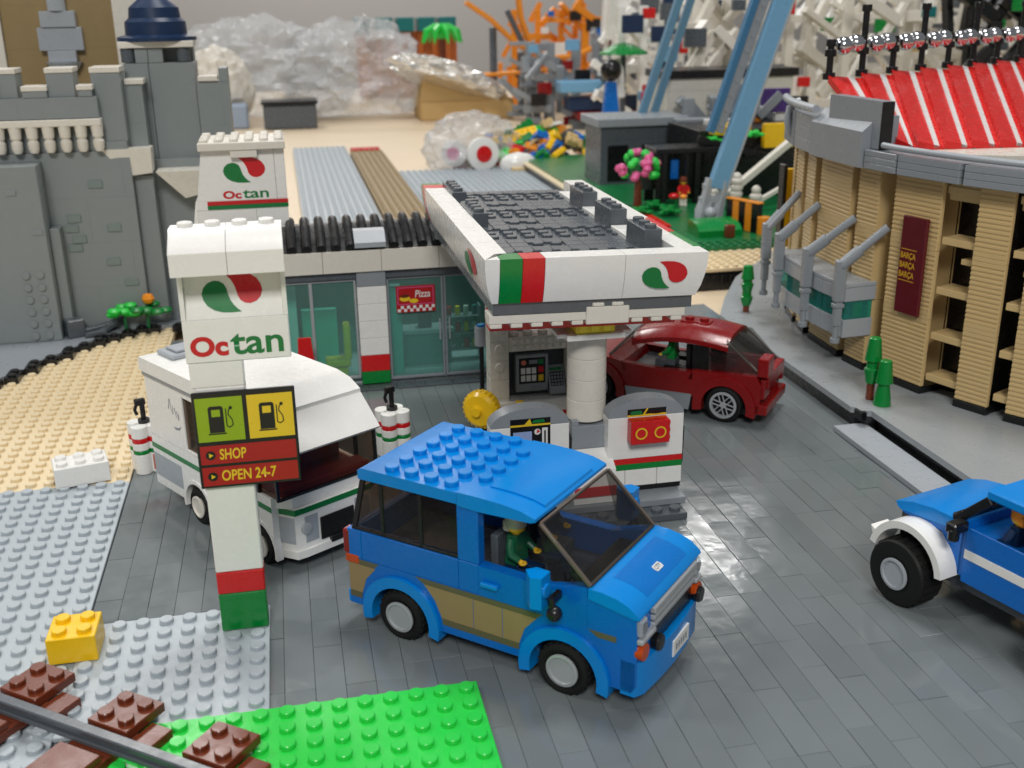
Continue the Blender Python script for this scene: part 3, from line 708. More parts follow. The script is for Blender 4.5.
for c in range(4):
    for r_ in range(4): prect(mb, pl, .15+c*.2, .3+c*.2, .15+r_*.22, .3+r_*.22, .02, 1)
prect(mb, pl, .1, .9, 1.12, 1.32, .012, 2)
W(mb.build('keys', [PRN_K, PRN_GY, PRN_G], kp, flat=True), ks)
yd = thing('yellow_dish', 'round yellow dish with a knob on the left corner of the kiosk', 'dish', (.5, 12.4, 0))
yd.rotation_euler[2] = 0
T = Matrix.Translation((.55, 12.4, 2.55)) @ Matrix.Rotation(R(-38), 4, 'Z')
mb = M(); mb.lathe((0, 0, 0), [(.5, -.55), (.95, -.5), (1.15, -.3), (1.2, .1), (1.12, .35), (.6, .42)], 'y', 32, 0, T)
for k in range(24):
    a = 2*math.pi*k/24; mb.box(-.07, .07, -.3, .2, 1.12, 1.22, 0, .03, T @ Matrix.Rotation(a, 4, 'Y'))
wb(mb, 'rim', YELLOW, yd); wb(M().lathe((0, 0, 0), [(.28, -.85), (.32, -.6), (.45, -.56)], 'y', 20, 0, T), 'knob', YELLOW, yd)
wb(M().cyl((.6, 12.6, .02), .3, 1.6), 'stem', BLACK, yd)
tag(M().box(2.9, 3.4, 13.0, 13.6, .02, 2.45, 0, .05).build('yellow_post', YELLOW), 'short yellow post in front of the payment screen', 'post')
tag(M().cyl((7.1, 12.6, .02), .25, 2.5).build('yellow_bollard', YELLOW), 'slim yellow bollard right of the round column', 'bollard')

# striped oil drums
def drum(x, y, label):
    t = thing('oil_drum', label, 'drum', (x, y, 0), R(20), 'striped oil drums')
    mb = M()
    bands = [(0, 1.25, 0), (1.25, 1.5, 2), (1.5, 1.95, 0), (1.95, 2.25, 1), (2.25, 2.95, 0)]
    for dx in (-.43, .43):
        for dy in (-.43, .43):
            for a, b, m_ in bands: mb.lathe((dx, dy, 0), [(.46, a+.012), (.48, a+.04), (.48, b-.03), (.46, b)], 'z', 20, m_)
    mb.cyl((0, 0, 0), .42, 2.96, 'z', 16)
    mb.build('body', [WHITE, RED, GREEN], t)
    mb = M(); mb.cyl((0, 0, 2.9), .34, .3); mb.cyl((0, 0, 3.15), .15, 1.0); mb.box(-.42, .2, -.16, .16, 4.05, 4.45, 0, .06); mb.tube([(-.3, 0, 4.15), (-.44, 0, 3.8), (-.35, 0, 3.5)], .1)
    mb.build('tap', BLACK, t)
drum(-19.45, 13.9, 'white striped oil drum with a black tap on the sand edge by the camper')
drum(-4.95, 12.5, 'white striped oil drum with a black tap between the camper and the blue van')
# ================================================================== BLUE VAN  (x forward, y 0..6 away from the camera, local)
def clip_poly(mbv, poly, y0, y1, m=0): mbv.prism(poly, y0, y1, 'y', m)
VY = R(-42.766)
van = thing('blue_van', 'bright blue brick van with tan side stripe and studded roof', 'van', (-6.7253, -7.1678, 0), VY)
HW = ((.5, 1.12), (8.45, 1.12)); RA = 1.62
def notched(x0, x1, zb, zt, ra=RA, front=None):
    # profile with wheel notches along its lower edge
    p = [(x0, zb)]
    for cx, cz in HW:
        if cx-ra < x1 and cx+ra > x0:
            a0 = math.degrees(math.asin(max(-1, min(1, (zb-cz)/ra))))
            pts = [(cx+ra*math.cos(R(t)), cz+ra*math.sin(R(t))) for t in [180-a0+(2*a0-180)*k/14 for k in range(15)]]
            p += [q for q in pts if x0 < q[0] < x1]
    p += [(x1, zb)]
    return p+(front or [(x1, zt), (x0, zt)])
mb = M()
prof = notched(-2.3, 11.35, 1.0, 3.3, front=[(11.55, 1.3), (11.55, 3.3), (-2.3, 3.3)])
mb.prism(prof, -.5, 5.5, 'y', 0)
mb.prism([(9.45, 3.3), (11.55, 3.3), (11.5, 4.3), (9.45, 4.6)], -.5, 5.5, 'y', 0)
for a, b in ((-.5, 0.0), (5.0, 5.5)):
    mb.box(-2.3, -1.55, a, b, 3.3, 4.66, 0, .03); mb.box(-1.53, 3.5, a, b, 3.3, 4.66, 0, .03)
    mb.box(3.52, 4.5, a, b, 3.3, 4.66, 0, .03); mb.prism([(7.85, 3.3), (9.44, 3.3), (9.44, 5.0), (9.3, 5.02), (7.85, 4.62)], a, b, 'y')
mb.box(-2.3, -1.9, 0, 5, 3.3, 4.66, 0, .03)
mb.box(3.5, 4.52, -.5, 0, 4.67, 7.12, 0, .04); mb.box(3.5, 4.52, 5.0, 5.5, 4.67, 7.12, 0, .04)
mb.box(-1.85, 9.3, .05, 4.95, 3.1, 3.36, 1, .01)
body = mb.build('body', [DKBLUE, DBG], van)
# side stripes (thin tiles, cut round the wheel arches)
def side(poly_list, mat_, name='side_stripe'):
    mb = M()
    for p in poly_list:
        mb.prism(p, -.515, -.44, 'y'); mb.prism(p, 5.44, 5.515, 'y')
    return mb.build(name, mat_, van)
side([[(-2.28, 1.65), (-1.6, 1.65), (-1.35, 2.4), (-.8, 3.02), (-2.28, 3.02)], [(1.75, 3.02), (2.3, 2.4), (2.62, 1.65), (4.2, 1.65), (4.2, 3.02)], [(4.23, 1.65), (5.6, 1.65), (5.6, 3.02), (4.23, 3.02)], [(5.63, 1.65), (6.4, 1.65), (6.65, 2.4), (7.2, 3.02), (5.63, 3.02)]], DTAN)
side([[(-2.28, 3.03), (-.9, 3.03), (-.6, 3.28), (-2.28, 3.28)], [(1.3, 3.28), (1.75, 3.03), (7.2, 3.03), (7.5, 3.28)], [(9.5, 3.28), (9.9, 3.03), (10.7, 3.03), (10.7, 3.28)], [(-2.28, 1.35), (-1.66, 1.35), (-1.6, 1.64), (-2.28, 1.64)], [(2.66, 1.35), (6.38, 1.35), (6.4, 1.64), (2.62, 1.64)]], OLIVE)
for cx, cz in HW:
    mb = M(); fender(mb, cx, .95, 2.02, 1.52, -.66, .2); fender(mb, cx, .95, 2.02, 1.52, 4.8, 5.66); mb.build('wheel_arch', BLUE, van)
mb = M(); mb.box(2.5, 6.6, -.48, 5.48, .95, 1.34, 0, .03); mb.build('sill', BLUE, van)
# doors
for a, b, sgn in ((-.53, -.02, -1), (5.02, 5.53, 1)):
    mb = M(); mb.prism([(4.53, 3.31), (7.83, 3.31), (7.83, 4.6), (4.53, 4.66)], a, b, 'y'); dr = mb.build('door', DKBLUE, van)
    yy = a if sgn < 0 else b
    M().box(4.7, 5.5, min(yy, yy+sgn*.22), max(yy, yy+sgn*.22), 3.85, 4.05, 0, .04).build('handle', BLUE, dr)
# roof
mb = M()
mb.prism([(-1.42, 7.2), (3.58, 7.2), (3.58, 7.7), (-1.2, 7.72), (-1.42, 7.6)], -.56, 5.56, 'y', 0)
for i in range(4):
    for j in range(6): mb.stud(i, j, 7.71, 22)
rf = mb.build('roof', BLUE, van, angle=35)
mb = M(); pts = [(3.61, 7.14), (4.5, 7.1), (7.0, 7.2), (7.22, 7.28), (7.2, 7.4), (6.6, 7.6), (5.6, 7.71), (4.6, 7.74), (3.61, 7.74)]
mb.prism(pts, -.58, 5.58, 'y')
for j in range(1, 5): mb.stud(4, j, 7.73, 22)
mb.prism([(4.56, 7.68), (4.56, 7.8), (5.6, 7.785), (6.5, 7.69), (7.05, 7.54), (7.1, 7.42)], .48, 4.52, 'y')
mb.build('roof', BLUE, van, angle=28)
# glass
mb = M(); 
for y in (-.42, 5.3): mb.prism([(-1.95, 4.68), (3.48, 4.68), (3.48, 7.13), (-1.3, 7.13)], y, y+.12, 'y')
mb.prism([(-2.1, 4.68), (-1.96, 4.68), (-1.32, 7.15), (-1.44, 7.15)], -.4, 5.4, 'y')
mb.build('rear_window', SMOKE2, van)
mb = M()
for y in (-.46, 5.34):
    for x in (-.35, 1.65): mb.box(x-.09, x+.09, y, y+.12, 4.68, 7.13, 0, .02)
    mb.box(-1.9, 3.48, y, y+.12, 4.68, 4.82, 0, .02)
    mb.prism([(-2.02, 4.68), (-1.8, 4.68), (-1.16, 7.14), (-1.4, 7.14)], y, y+.12, 'y')
mb.build('window_bar', BLACK, van)
mb = M(); mb.prism([(7.2, 7.12), (7.42, 7.25), (9.62, 5.12), (9.42, 4.98)], -.4, 5.4, 'y')
for y in (-.48, 5.38): mb.prism([(7.25, 7.12), (9.45, 5.05), (8.2, 5.0), (7.9, 4.9)], y, y+.1, 'y')
ws = mb.build('windscreen', SMOKE, van)
mb = M()
for y in (-.5, 5.34): mb.beam((7.35, y+.08, 7.22), (9.55, y+.08, 5.1), .16, .16, 0, .03)
mb.beam((9.5, -.4, 5.08), (9.5, 5.4, 5.08), .14, .14, 0, .03); mb.beam((7.36, -.4, 7.2), (7.36, 5.4, 7.2), .14, .14, 0, .03)
mb.build('windscreen_frame', mat('dark frame plastic', (96, 86, 78), .1), ws)
# hood
hp = [(9.5, 5.06), (10.1, 5.05), (10.7, 4.95), (11.2, 4.75), (11.62, 4.42), (11.66, 4.3), (11.5, 4.26), (9.5, 4.62)]
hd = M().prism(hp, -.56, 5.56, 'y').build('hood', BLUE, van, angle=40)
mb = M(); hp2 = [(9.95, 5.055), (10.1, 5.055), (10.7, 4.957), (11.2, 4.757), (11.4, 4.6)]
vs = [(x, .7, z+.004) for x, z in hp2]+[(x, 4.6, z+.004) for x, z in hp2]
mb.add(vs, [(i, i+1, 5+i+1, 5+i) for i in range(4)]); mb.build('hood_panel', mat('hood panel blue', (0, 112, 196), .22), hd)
pl = Plane((10.95, 2.65, 4.862), Vector((0, 1, 0)), Vector((-.93, 0, .36)))
mb = M(); pprint(mb, pl, [(-.26, -.16), (.26, -.16), (.31, 0), (.26, .16), (-.26, .16), (-.31, 0)], .02); em = mb.build('hood_badge', PRN_W, hd, flat=True)
text('lettering', 'CITY', pl, -.23, .23, -.1, .1, NAVY, em, .028, .01)
# front
mb = M()
mb.box(11.5, 11.72, .75, 4.9, 3.3, 3.52, 0, .04); mb.box(11.5, 11.72, .75, 4.9, 3.62, 3.84, 0, .04); mb.box(11.5, 11.76, .7, 4.95, 3.94, 4.24, 0, .05); mb.box(11.45, 11.58, .8, 4.9, 3.3, 4.2, 1, .02)
mb.box(11.5, 11.8, -.5, .8, 3.18, 3.42, 0, .06); mb.box(11.5, 11.8, 4.85, 5.5, 3.18, 3.42, 0, .06)
mb.build('grille', [SILVER, DBG], van)
for y in (-.45, 4.9):
    mb = M(); mb.box(11.3, 11.72, y, y+.6, 3.45, 4.22, 0, .1); mb.box(11.0, 11.3, y-.03, y+.3, 3.5, 4.2, 0, .05); h = mb.build('headlight', CLEARG, van)
    M().lathe((11.5, y+.3, 3.84), [(.1, .1), (.2, .2), (.22, .24)], 'x', 14).build('lamp', CHROME, h)
    M().cyl((11.45, y+.28, 2.78), .36, .34, 'x', 20).build('indicator', ORG, van)
mb = M(); mb.box(11.3, 11.6, .75, 4.8, 2.35, 3.28, 0, .05); mb.build('bumper_recess', BLACK, van)
for y in (1.0, 5.15):
    mb = M(); mb.lathe((11.5, y, 2.6), [(.2, 0), (.34, .1), (.36, .35), (.3, .45), (.1, .46)], 'x', 20); mb.build('fog_lamp', BLACK, van)
mb = M(); prof = [(10.9, -.5), (11.5, -.5), (11.72, -.1), (11.85, 1.2), (11.9, 2.5), (11.85, 3.8), (11.72, 5.1), (11.5, 5.5), (10.9, 5.5)]
mb.prism(prof, .85, 2.35, 'z'); mb.build('front_bumper', BLUE, van, angle=30)
pl = Plane((11.9, 3.0, 1.55), (0, 1, 0), (0, 0, 1)); mb = M(); mb.box(11.82, 11.94, 2.25, 3.85, 1.2, 1.95, 0, .02); npl = mb.build('number_plate', WHITE, van)
mb = M()
for k in range(5): prect(mb, Plane((11.94, 2.4, 1.35), (0, 1, 0), (0, 0, 1)), .1+k*.24, .22+k*.24, .08, .36)
mb.build('plate_print', PRN_GY, npl, flat=True)
mb = M(); mb.box(-2.42, -2.28, -.5, 5.5, 1.0, 1.6, 0, .03); mb.build('rear_bumper', BLUE, van)
for y in (-.56, 5.06):
    M().box(-2.5, -2.2, y, y+.5, 3.45, 4.6, 0, .06).build('tail_lamp', TLRED, van)
    M().box(-2.42, -1.7, y-.005, y+.5, 3.03, 3.42, 0, .05).build('rear_indicator', ORG, van)
# mirrors
for sgn, y in ((-1, -.55), (1, 5.55)):
    mb = M(); yy = y+sgn*.75; dx, dz = ((-.12, .25) if sgn < 0 else (.1, .75))
    mb.prism([(7.3+dx, yy-sgn*.05), (7.75+dx, yy+sgn*.45), (8.2+dx, yy+sgn*.35), (8.2+dx, yy-sgn*.35), (7.6+dx, yy-sgn*.4)], 4.0+dz, 5.35+dz, 'z'); mb.cyl((8.15+dx, yy, 4.7+dz), .3, .14, 'x', 16)
    o = mb.build('mirror', BLUE, van)
    mb = M(); mb.box(8.15, 8.4, min(y, yy), max(y, yy), 4.35, 4.7, 0, .05); mb.ball((8.45, yy, 4.05), .32); mb.tube([(8.3, yy, 4.7), (8.4, yy, 4.0)], .15); mb.build('mirror_arm', BLACK, o)
for cx in (.5, 8.45):
    wheel(van, cx, -.28, 1.14, 1.14, .78, -1); wheel(van, cx, 5.28, 1.14, 1.14, .78, 1)
mb = M(); mb.cyl((.5, 0, 1.14), .2, 5, 'y', 12); mb.cyl((8.45, 0, 1.14), .2, 5, 'y', 12); mb.box(-1.9, 10.9, .3, 4.7, .7, 1.02); mb.build('chassis', BLACK, van)
mb = M()
for y in (.5, 3.1): mb.box(4.6, 6.1, y, y+1.5, 3.36, 3.7, 0, .05); mb.box(4.45, 4.8, y, y+1.5, 3.7, 5.6, 0, .06)
mb.build('front_seat', DBG, van)
mb = M(); mb.tube([(7.9, .95+.38*math.cos(a), 4.6+.38*math.sin(a)) for a in [R(q) for q in range(0, 361, 30)]], .06); mb.tube([(8.5, .95, 4.0), (7.9, .95, 4.6)], .08); mb.box(8.2, 9.3, .1, 4.9, 3.4, 4.5, 0, .1); mb.build('dashboard', BLACK, van)
def fig_in(root, x, y, z): 
    v = Vector((x, y, z)); v.rotate(root.rotation_euler.to_matrix()); return tuple(v+root.location)
figure('toy driver in a green jacket at the wheel of the blue van', fig_in(van, 5.3, 1.2, 3.72), VY, mat('figure dark green', (24, 92, 62), .3), NAVY, mat('figure grey hair', (180, 172, 160), .3))
figure('toy passenger in dark blue beside the driver of the blue van', fig_in(van, 5.3, 3.8, 3.72), VY, NAVY, DBG, BROWN)

# ================================================================== WHITE CAMPER
CY = R(-57.66)
cv = thing('white_camper', 'white camper van with a green stripe and overhanging cab roof', 'camper van', (-11.86, -.95, 0), CY)
CW_ = ((-7.75, .98), (-1.6, .98))
def cnotch(x0, x1, zb, zt, ra=1.45):
    p = [(x0, zb)]
    for cx, cz in CW_:
        pts = [(cx+ra*math.cos(R(t)), cz+ra*math.sin(R(t))) for t in range(180, -1, -15)]
        p += [q for q in pts if x0 < q[0] < x1 and q[1] > zb]
    return p+[(x1, zb), (x1, zt), (x0, zt)]
mb = M(); mb.prism(cnotch(-12.4, -.35, .98, 3.9), 0, 6, 'y')
mb.prism([(-.36, .4), (.42, .75), (.5, 1.2), (.5, 5.2), (.0, 6.0), (-.36, 6)], .98, 3.3, 'z')
mb.prism([(-.36, .25), (.3, .75), (.3, 5.25), (-.2, 6), (-.36, 6)], 3.31, 3.9, 'z')
mb.prism([(-.4, .3), (.55, .7), (.62, 1.2), (.62, 5), (.1, 6.05), (-.4, 6.05)], .7, 1.1, 'z')
for y in (0, 5.7):
    mb.box(-12.4, -8.4, y, y+.3, 3.91, 7.55, 0, .03); mb.box(-5.2, -3.4, y, y+.3, 3.91, 7.55, 0, .03); mb.box(-8.4, -5.2, y, y+.3, 7.0, 7.55, 0, .03); mb.box(-8.4, -5.2, y, y+.3, 3.91, 4.1, 0, .03)
mb.box(-12.4, -12.1, .3, 5.7, 3.91, 7.55, 0, .03)
mb.build('body', WHITE, cv)
mb = M(); rp = [(-12.6, 7.56), (-3.3, 7.56), (-1.3, 7.05), (-1.05, 7.3), (-1.1, 7.75), (-1.9, 8.15), (-3.0, 8.33), (-12.5, 8.33), (-12.6, 8.2)]
mb.prism(rp, -.12, 6.12, 'y'); mb.build('roof', WHITE, cv, angle=25)
mb = M(); mb.prism([(-3.3, 7.1), (-.2, 6.2), (.3, 5.98), (.42, 6.12), (-.2, 6.75), (-1.02, 7.55), (-1.2, 7.5), (-3.3, 7.5)], -.1, 6.1, 'y'); mb.build('cab_visor', WHITE, cv, angle=25)
mb = M(); mb.box(-12.2, -10.4, .8, 3.4, 8.34, 8.6, 0, .06); mb.box(-11.9, -10.7, 1.2, 3.0, 8.6, 8.75); mb.build('roof_hatch', LBG, cv)
mb = M(); mb.box(-12.5, -3.4, -.06, .02, 7.3, 7.52, 0, .02); mb.box(-12.5, -3.4, 5.98, 6.06, 7.3, 7.52, 0, .02); mb.build('roof_gutter', MBG, cv)
mb = M(); mb.prism([(.22, 3.91), (.3, 3.95), (.25, 6.1), (.12, 6.1)], .15, 5.85, 'y')
for y in (.1, 5.82): mb.prism([(-3.3, 4.0), (.22, 3.92), (.14, 6.1), (-3.3, 6.9)], y, y+.08, 'y')
mb.prism([(-8.4, 4.1), (-5.2, 4.1), (-5.2, 7.0), (-8.4, 7.0)], .1, .2, 'y')
ws = mb.build('windscreen', SMOKE2, cv)
mb = M()
for y in (.06, 5.84): mb.beam((.26, y, 3.9), (.2, y, 6.1), .16, .16, 0, .02); mb.beam((-1.4, y, 3.9), (-1.5, y, 6.5), .16, .2, 0, .02)
mb.beam((.28, .1, 3.97), (.28, 5.9, 3.97), .2, .12, 0, .02); mb.build('windscreen_frame', BLACK, ws)
mb = M(); mb.box(-8.3, -1.0, .4, 5.6, 3.6, 4.0, 0); mb.box(-3.0, -2.2, .6, 5.4, 4.0, 6.4, 0, .1); mb.box(-1.0, .1, .4, 5.6, 3.85, 4.35, 0, .1); mb.box(-8, -5.5, 2.5, 5.6, 4, 6.5, 1, .1); mb.build('cab_interior', [mat('dark red interior', (176, 58, 48), .4), mat('tan brown interior', (176, 120, 84), .4)], cv)
mb = M()
for x0, x1 in ((-12.38, -9.25), (-6.25, -3.1)): mb.box(x0, x1, -.02, .03, 1.5, 2.85, 0, .01); mb.box(x0, x1, 5.97, 6.02, 1.5, 2.85, 0, .01)
mb.prism([(-.34, .37), (.41, .72), (.44, .7), (-.33, .34)], 1.5, 2.85, 'z')
mb.box(.48, .52, 1.25, 2.0, 1.4, 2.8, 0, .01); mb.box(.48, .52, 4.2, 5.1, 1.4, 2.8, 0, .01); mb.build('side_panel', LBG, cv)
mb = M(); mb.box(-12.42, -.36, -.025, .04, 3.14, 3.42, 0, .01); mb.box(-12.42, -.36, 5.96, 6.025, 3.14, 3.42, 0, .01)
mb.prism([(-.38, .42), (.42, .77), (.46, 1.2), (.46, 5.2), (0, 5.95), (0, 6.02), (.53, 5.22), (.53, 1.2), (.5, .72), (-.36, .36)], 3.0, 3.28, 'z'); mb.build('stripe', PRN_G, cv)
mb = M(); mb.box(.5, .6, 2.1, 4.1, 1.3, 2.5, 0, .03); mb.box(.45, .7, 2.6, 3.8, 1.0, 1.35); mb.build('grille', BLACK, cv)
for y in (1.0, 4.4): M().lathe((.5, y+.3, 2.2), [(.3, 0), (.3, .12), (.22, .16)], 'x', 18).build('headlight', CLEARG, cv)
pl = Plane((-10.2, -.0, 5.1), (1, 0, 0), (0, 0, 1)); mb = M()
for a in ((.3, .9, .45, 1.5), (.5, 1.5, .62, .8), (.72, .7, .8, 1.2), (.95, 1.1, 1.1, .55), (1.15, .95, 1.35, .5), (1.3, .5, 1.4, .9)):
    d = Vector((a[2]-a[0], a[3]-a[1])).normalized(); n_ = Vector((-d.y, d.x))*.045
    pprint(mb, pl, [(a[0]-n_.x, a[1]-n_.y), (a[0]+n_.x, a[1]+n_.y), (a[2]+n_.x*.3, a[3]+n_.y*.3), (a[2]-n_.x*.3, a[3]-n_.y*.3)], .01)
pprint(mb, pl, [(.6, -.05), (1.2, .02), (1.5, .2), (1.3, -.08), (.9, -.16)], .01)
mb.build('side_print', PRN_GY, cv, flat=True)
for y in (-.04, 5.6): M().box(-12.55, -12.36, y, y+.45, 1.7, 2.6, 0, .04).build('tail_lamp', ORG, cv)
for cx, cz in CW_:
    for y, s_ in ((.1, -1), (5.9, 1)):
        wheel(cv, cx, y+.2*(-s_), .98, .98, .7, s_, CREAM)
    mb = M(); fender(mb, cx, .95, 1.5, 1.3, -.06, .3, 0, 14); fender(mb, cx, .95, 1.5, 1.3, 5.7, 6.06, 0, 14); mb.build('wheel_arch', WHITE, cv)
M().box(-11.8, -.5, .5, 5.5, .6, 1.0).build('chassis', BLACK, cv)

# ================================================================== DARK RED CAR (near side at y 0, body towards -y)
RY = R(141)
rc = thing('red_car', 'dark red brick sports car with a square rear spoiler', 'car', (16.6, 12.75, 0), RY)
RW = ((.1, 1.16), (9.05, 1.16))
def rprof(zt, ra=1.45):
    p = [(-2.1, .95)]
    for cx, cz in RW: p += [(cx+ra*math.cos(R(t)), cz+ra*math.sin(R(t))) for t in range(170, 9, -16)]
    return p+[(11.2, .8), (11.6, 1.6)]+zt
mb = M(); mb.prism(rprof([(11.5, 2.6), (10.8, 3.1), (8.3, 3.35), (7.2, 3.2), (6.9, 2.6), (2.6, 2.6), (2.3, 3.25), (-1.9, 3.35), (-2.35, 2.6)]), -5.1, -.1, 'y', 0)
for y in (-5.1, -.6): mb.prism([(7.2, 2.6), (7.2, 3.15), (4.6, 3.0), (2.3, 3.15), (2.3, 2.6)], y, y+.5, 'y')
mb.box(2.6, 6.9, -4.6, -.6, 2.5, 2.64, 1, .01)
mb.build('body', [DRED, DBG], rc, angle=28)
for y in (-5.22, -.12): M().prism([(2.45, .52), (6.75, .52), (6.95, 1.5), (2.3, 1.6)], y, y+.14, 'y').build('sill', MBG, rc)
for cx, cz in RW:
    mb = M(); fender(mb, cx, 1.0, 2.1, 1.5, -.55, .06); fender(mb, cx, 1.0, 2.1, 1.5, -5.26, -4.65); mb.build('wheel_arch', DRED, rc)
    wheel(rc, cx, -.3, 1.22, 1.22, .8, 1, SILVER, 'spoke', .72, False); wheel(rc, cx, -4.88, 1.17, 1.17, .8, -1, SILVER, 'spoke', .68, False)
mb = M()
# domed roof shell
nx, ny = 12, 8; vs = []; fs = []
for lay in (0, 1):
    for i in range(nx+1):
        u = i/nx; x = .1+u*6.55
        for j in range(ny+1):
            v = j/ny; y = -4.9+v*4.6; e = 1-abs(2*v-1)**4
            zc = 5.2+.72*math.sin(math.pi*(.2+.62*u))-.35*(u**3)
            z = zc-.62+.62*e-(.3 if lay else 0)
            vs.append((x, y, z))
o_ = (nx+1)*(ny+1)
for i in range(nx):
    for j in range(ny):
        a = i*(ny+1)+j; fs += [(a, a+ny+1, a+ny+2, a+1), (o_+a+1, o_+a+ny+2, o_+a+ny+1, o_+a)]
for i in range(nx):
    for j in (0, ny):
        a = i*(ny+1)+j; fs.append((a, a+ny+1, o_+a+ny+1, o_+a))
for j in range(ny):
    for i in (0, nx):
        a = i*(ny+1)+j; fs.append((a, a+1, o_+a+1, o_+a))
mb.add(vs, fs); mb.box(1.9, 3.9, -3.0, -2.0, 5.72, 5.95); mb.stud(2.4, -2.5, 5.95, 18); mb.stud(3.4, -2.5, 5.95, 18)
mb.build('roof', DRED, rc, angle=40)
mb = M(); mb.prism([(.1, 5.3), (.3, 5.4), (-2.0, 3.45), (-2.2, 3.36)], -4.6, -.6, 'y'); mb.prism([(6.4, 5.3), (6.55, 5.4), (8.4, 3.4), (8.2, 3.35)], -4.6, -.6, 'y')
for y in (-4.7, -.5): mb.prism([(-.25, 5.2), (-2.0, 3.45), (2.2, 3.3), (1.4, 5.2)], y-.06, y+.06, 'y')
mb.build('windscreen', SMOKE, rc)
mb = M()
for y in (-4.65, -.52): mb.beam((.2, y, 5.3), (-2.1, y, 3.4), .14, .12, 0, .02); mb.beam((6.5, y, 5.3), (8.3, y, 3.4), .16, .16, 0, .02)
mb.build('window_frame', mat('chrome edge frame', (120, 116, 112), .12), rc)
mb = M()
for y in (-4.8, -.6): mb.box(1.5, 3.0, y, y+.25, 4.9, 5.3, 0, .05)
mb.build('roof_trim', LBG, rc)
mb = M()
for y in (-4.75, -.75): mb.box(1.4, 2.5, y, y+.3, 3.2, 4.95, 0, .05)
mb.build('pillar', BLACK, rc)
mb = M(); mb.box(-2.65, -1.95, -1.5, -.1, 3.36, 4.6, 0, .06); mb.box(-2.6, -2.0, -4.6, -.6, 2.5, 3.4); mb.build('spoiler', mat('spoiler red', (136, 16, 18), .24), rc)
mb = M(); mb.box(-2.5, -2.2, -5.1, -4.6, 1.9, 3.2, 0, .05); mb.box(-2.5, -2.2, -1.4, -.1, 1.9, 3.2, 0, .05); mb.build('tail_lamp', TLRED, rc)
mb = M(); mb.box(-2.7, -1.9, -5.1, -.1, .8, 1.5, 0, .08); mb.build('rear_bumper', DRED, rc)
M().box(-1.5, 10.6, -4.7, -.5, .55, 1.0).build('chassis', BLACK, rc)
mb = M(); mb.box(3.0, 4.6, -2.6, -1.0, 2.65, 3.0); mb.box(2.7, 3.1, -2.6, -1.0, 3.0, 4.7, 0, .08); mb.box(3.0, 4.6, -4.4, -3.4, 2.65, 3.0); mb.box(2.7, 3.1, -4.4, -3.4, 3.0, 4.7, 0, .08); mb.build('seat', BLACK, rc)
figure('toy driver in a green shirt and green cap inside the red car', fig_in(rc, 4.2, -1.7, 2.8), RY, GREEN, DBG, mat('figure cap green', (90, 170, 90), .3), cap=True)

# ================================================================== BLUE TRUCK at the right edge
TY = R(106.5)
tk = thing('blue_truck', 'blue pickup truck with a big black tyre and white wheel arches', 'truck', (16.1, -10.15, 0), TY)
mb = M(); mb.prism([(-9.5, 2.3), (-1.9, 2.3), (-1.5, 3.2), (-.9, 3.9), (.3, 3.9), (1.3, 3.9), (1.4, 4.05), (-2.1, 4.45), (-9.5, 4.62)], -5.2, -.55, 'y'); mb.box(-2.1, -1.9, -5.2, -.55, 2.3, 4.9, 0); mb.build('body', DKBLUE, tk)
mb = M(); hpts = [(1.6, 4.1), (1.72, 4.3), (.8, 4.62), (-.4, 4.8), (-1.7, 4.8), (-1.7, 4.3), (1.4, 4.0)]; mb.prism(hpts, -5.3, -.5, 'y'); mb.build('hood', BLUE, tk, angle=30)
for a in (-.56, -5.25):
    mb = M(); mb.box(-5.6, -2.2, a, a+.1, 2.1, 4.7, 0, .03); d_ = mb.build('door', DKBLUE, tk)
    mb = M(); yb = a+.1 if a > -2 else a-.03; mb.box(-5.58, -2.25, yb, yb+.03, 3.25, 3.68, 0, .01); mb.build('white_stripe', WHITE, d_)
    mb = M(); mb.box(-9.5, -5.7, yb, yb+.03, 3.25, 3.68, 0, .01); mb.build('white_stripe', WHITE, tk)
    mb = M(); mb.box(-5.58, -5.0, a, a+.1, 4.72, 6.28, 0, .02); mb.build('pillar', DKBLUE, tk)
mb = M(); mb.box(-6.3, -2.9, -5.3, -.45, 6.3, 6.75, 0, .08); mb.build('roof', BLUE, tk)
mb = M(); mb.prism([(-1.75, 4.7), (-1.45, 4.85), (-3.0, 6.32), (-3.25, 6.32)], -5.2, -.5, 'y'); mb.build('windscreen', SMOKE2, tk)
mb = M()
for y in (-5.2, -.58): mb.beam((-1.6, y, 4.8), (-3.1, y, 6.3), .24, .4, 0, .04)
mb.beam((-1.6, -5.2, 4.86), (-1.6, -.5, 4.86), .5, .34, 0, .05); mb.build('windscreen_frame', BLACK, tk)
mb = M(); mb.box(-2.3, -1.75, -.5, .4, 4.5, 5.0, 0, .08); mb.cyl((-2.1, .2, 4.2), .24, .5, 'z'); mb.build('mirror', BLACK, tk)
for y0, y1 in ((-.75, .62), (-6.3, -5)):
    mb = M(); fender(mb, .1, 1.95, 2.08, 1.74, y0, y1-.15, 0, 20, 12, 172); mb.prism([(1.75, 2.9), (2.2, 3.12), (2.05, 2.75)], y0+.1, y1-.2, 'y'); mb.build('wheel_arch', WHITE, tk)
for cx in (.3, -8.2):
    wheel(tk, cx, .0, 1.55, 1.55, 1.5, 1, LBG, 'deep', .47); wheel(tk, cx, -5.75, 1.55, 1.55, 1.5, -1, LBG, 'deep', .47)
mb = M(); mb.box(-9.4, 1.4, -4.8, -.9, 1.5, 2.4); mb.cyl((.3, -5.2, 1.6), .3, 4.8, 'y'); mb.cyl((-8.2, -5.2, 1.6), .3, 4.8, 'y'); mb.build('chassis', DBG, tk)
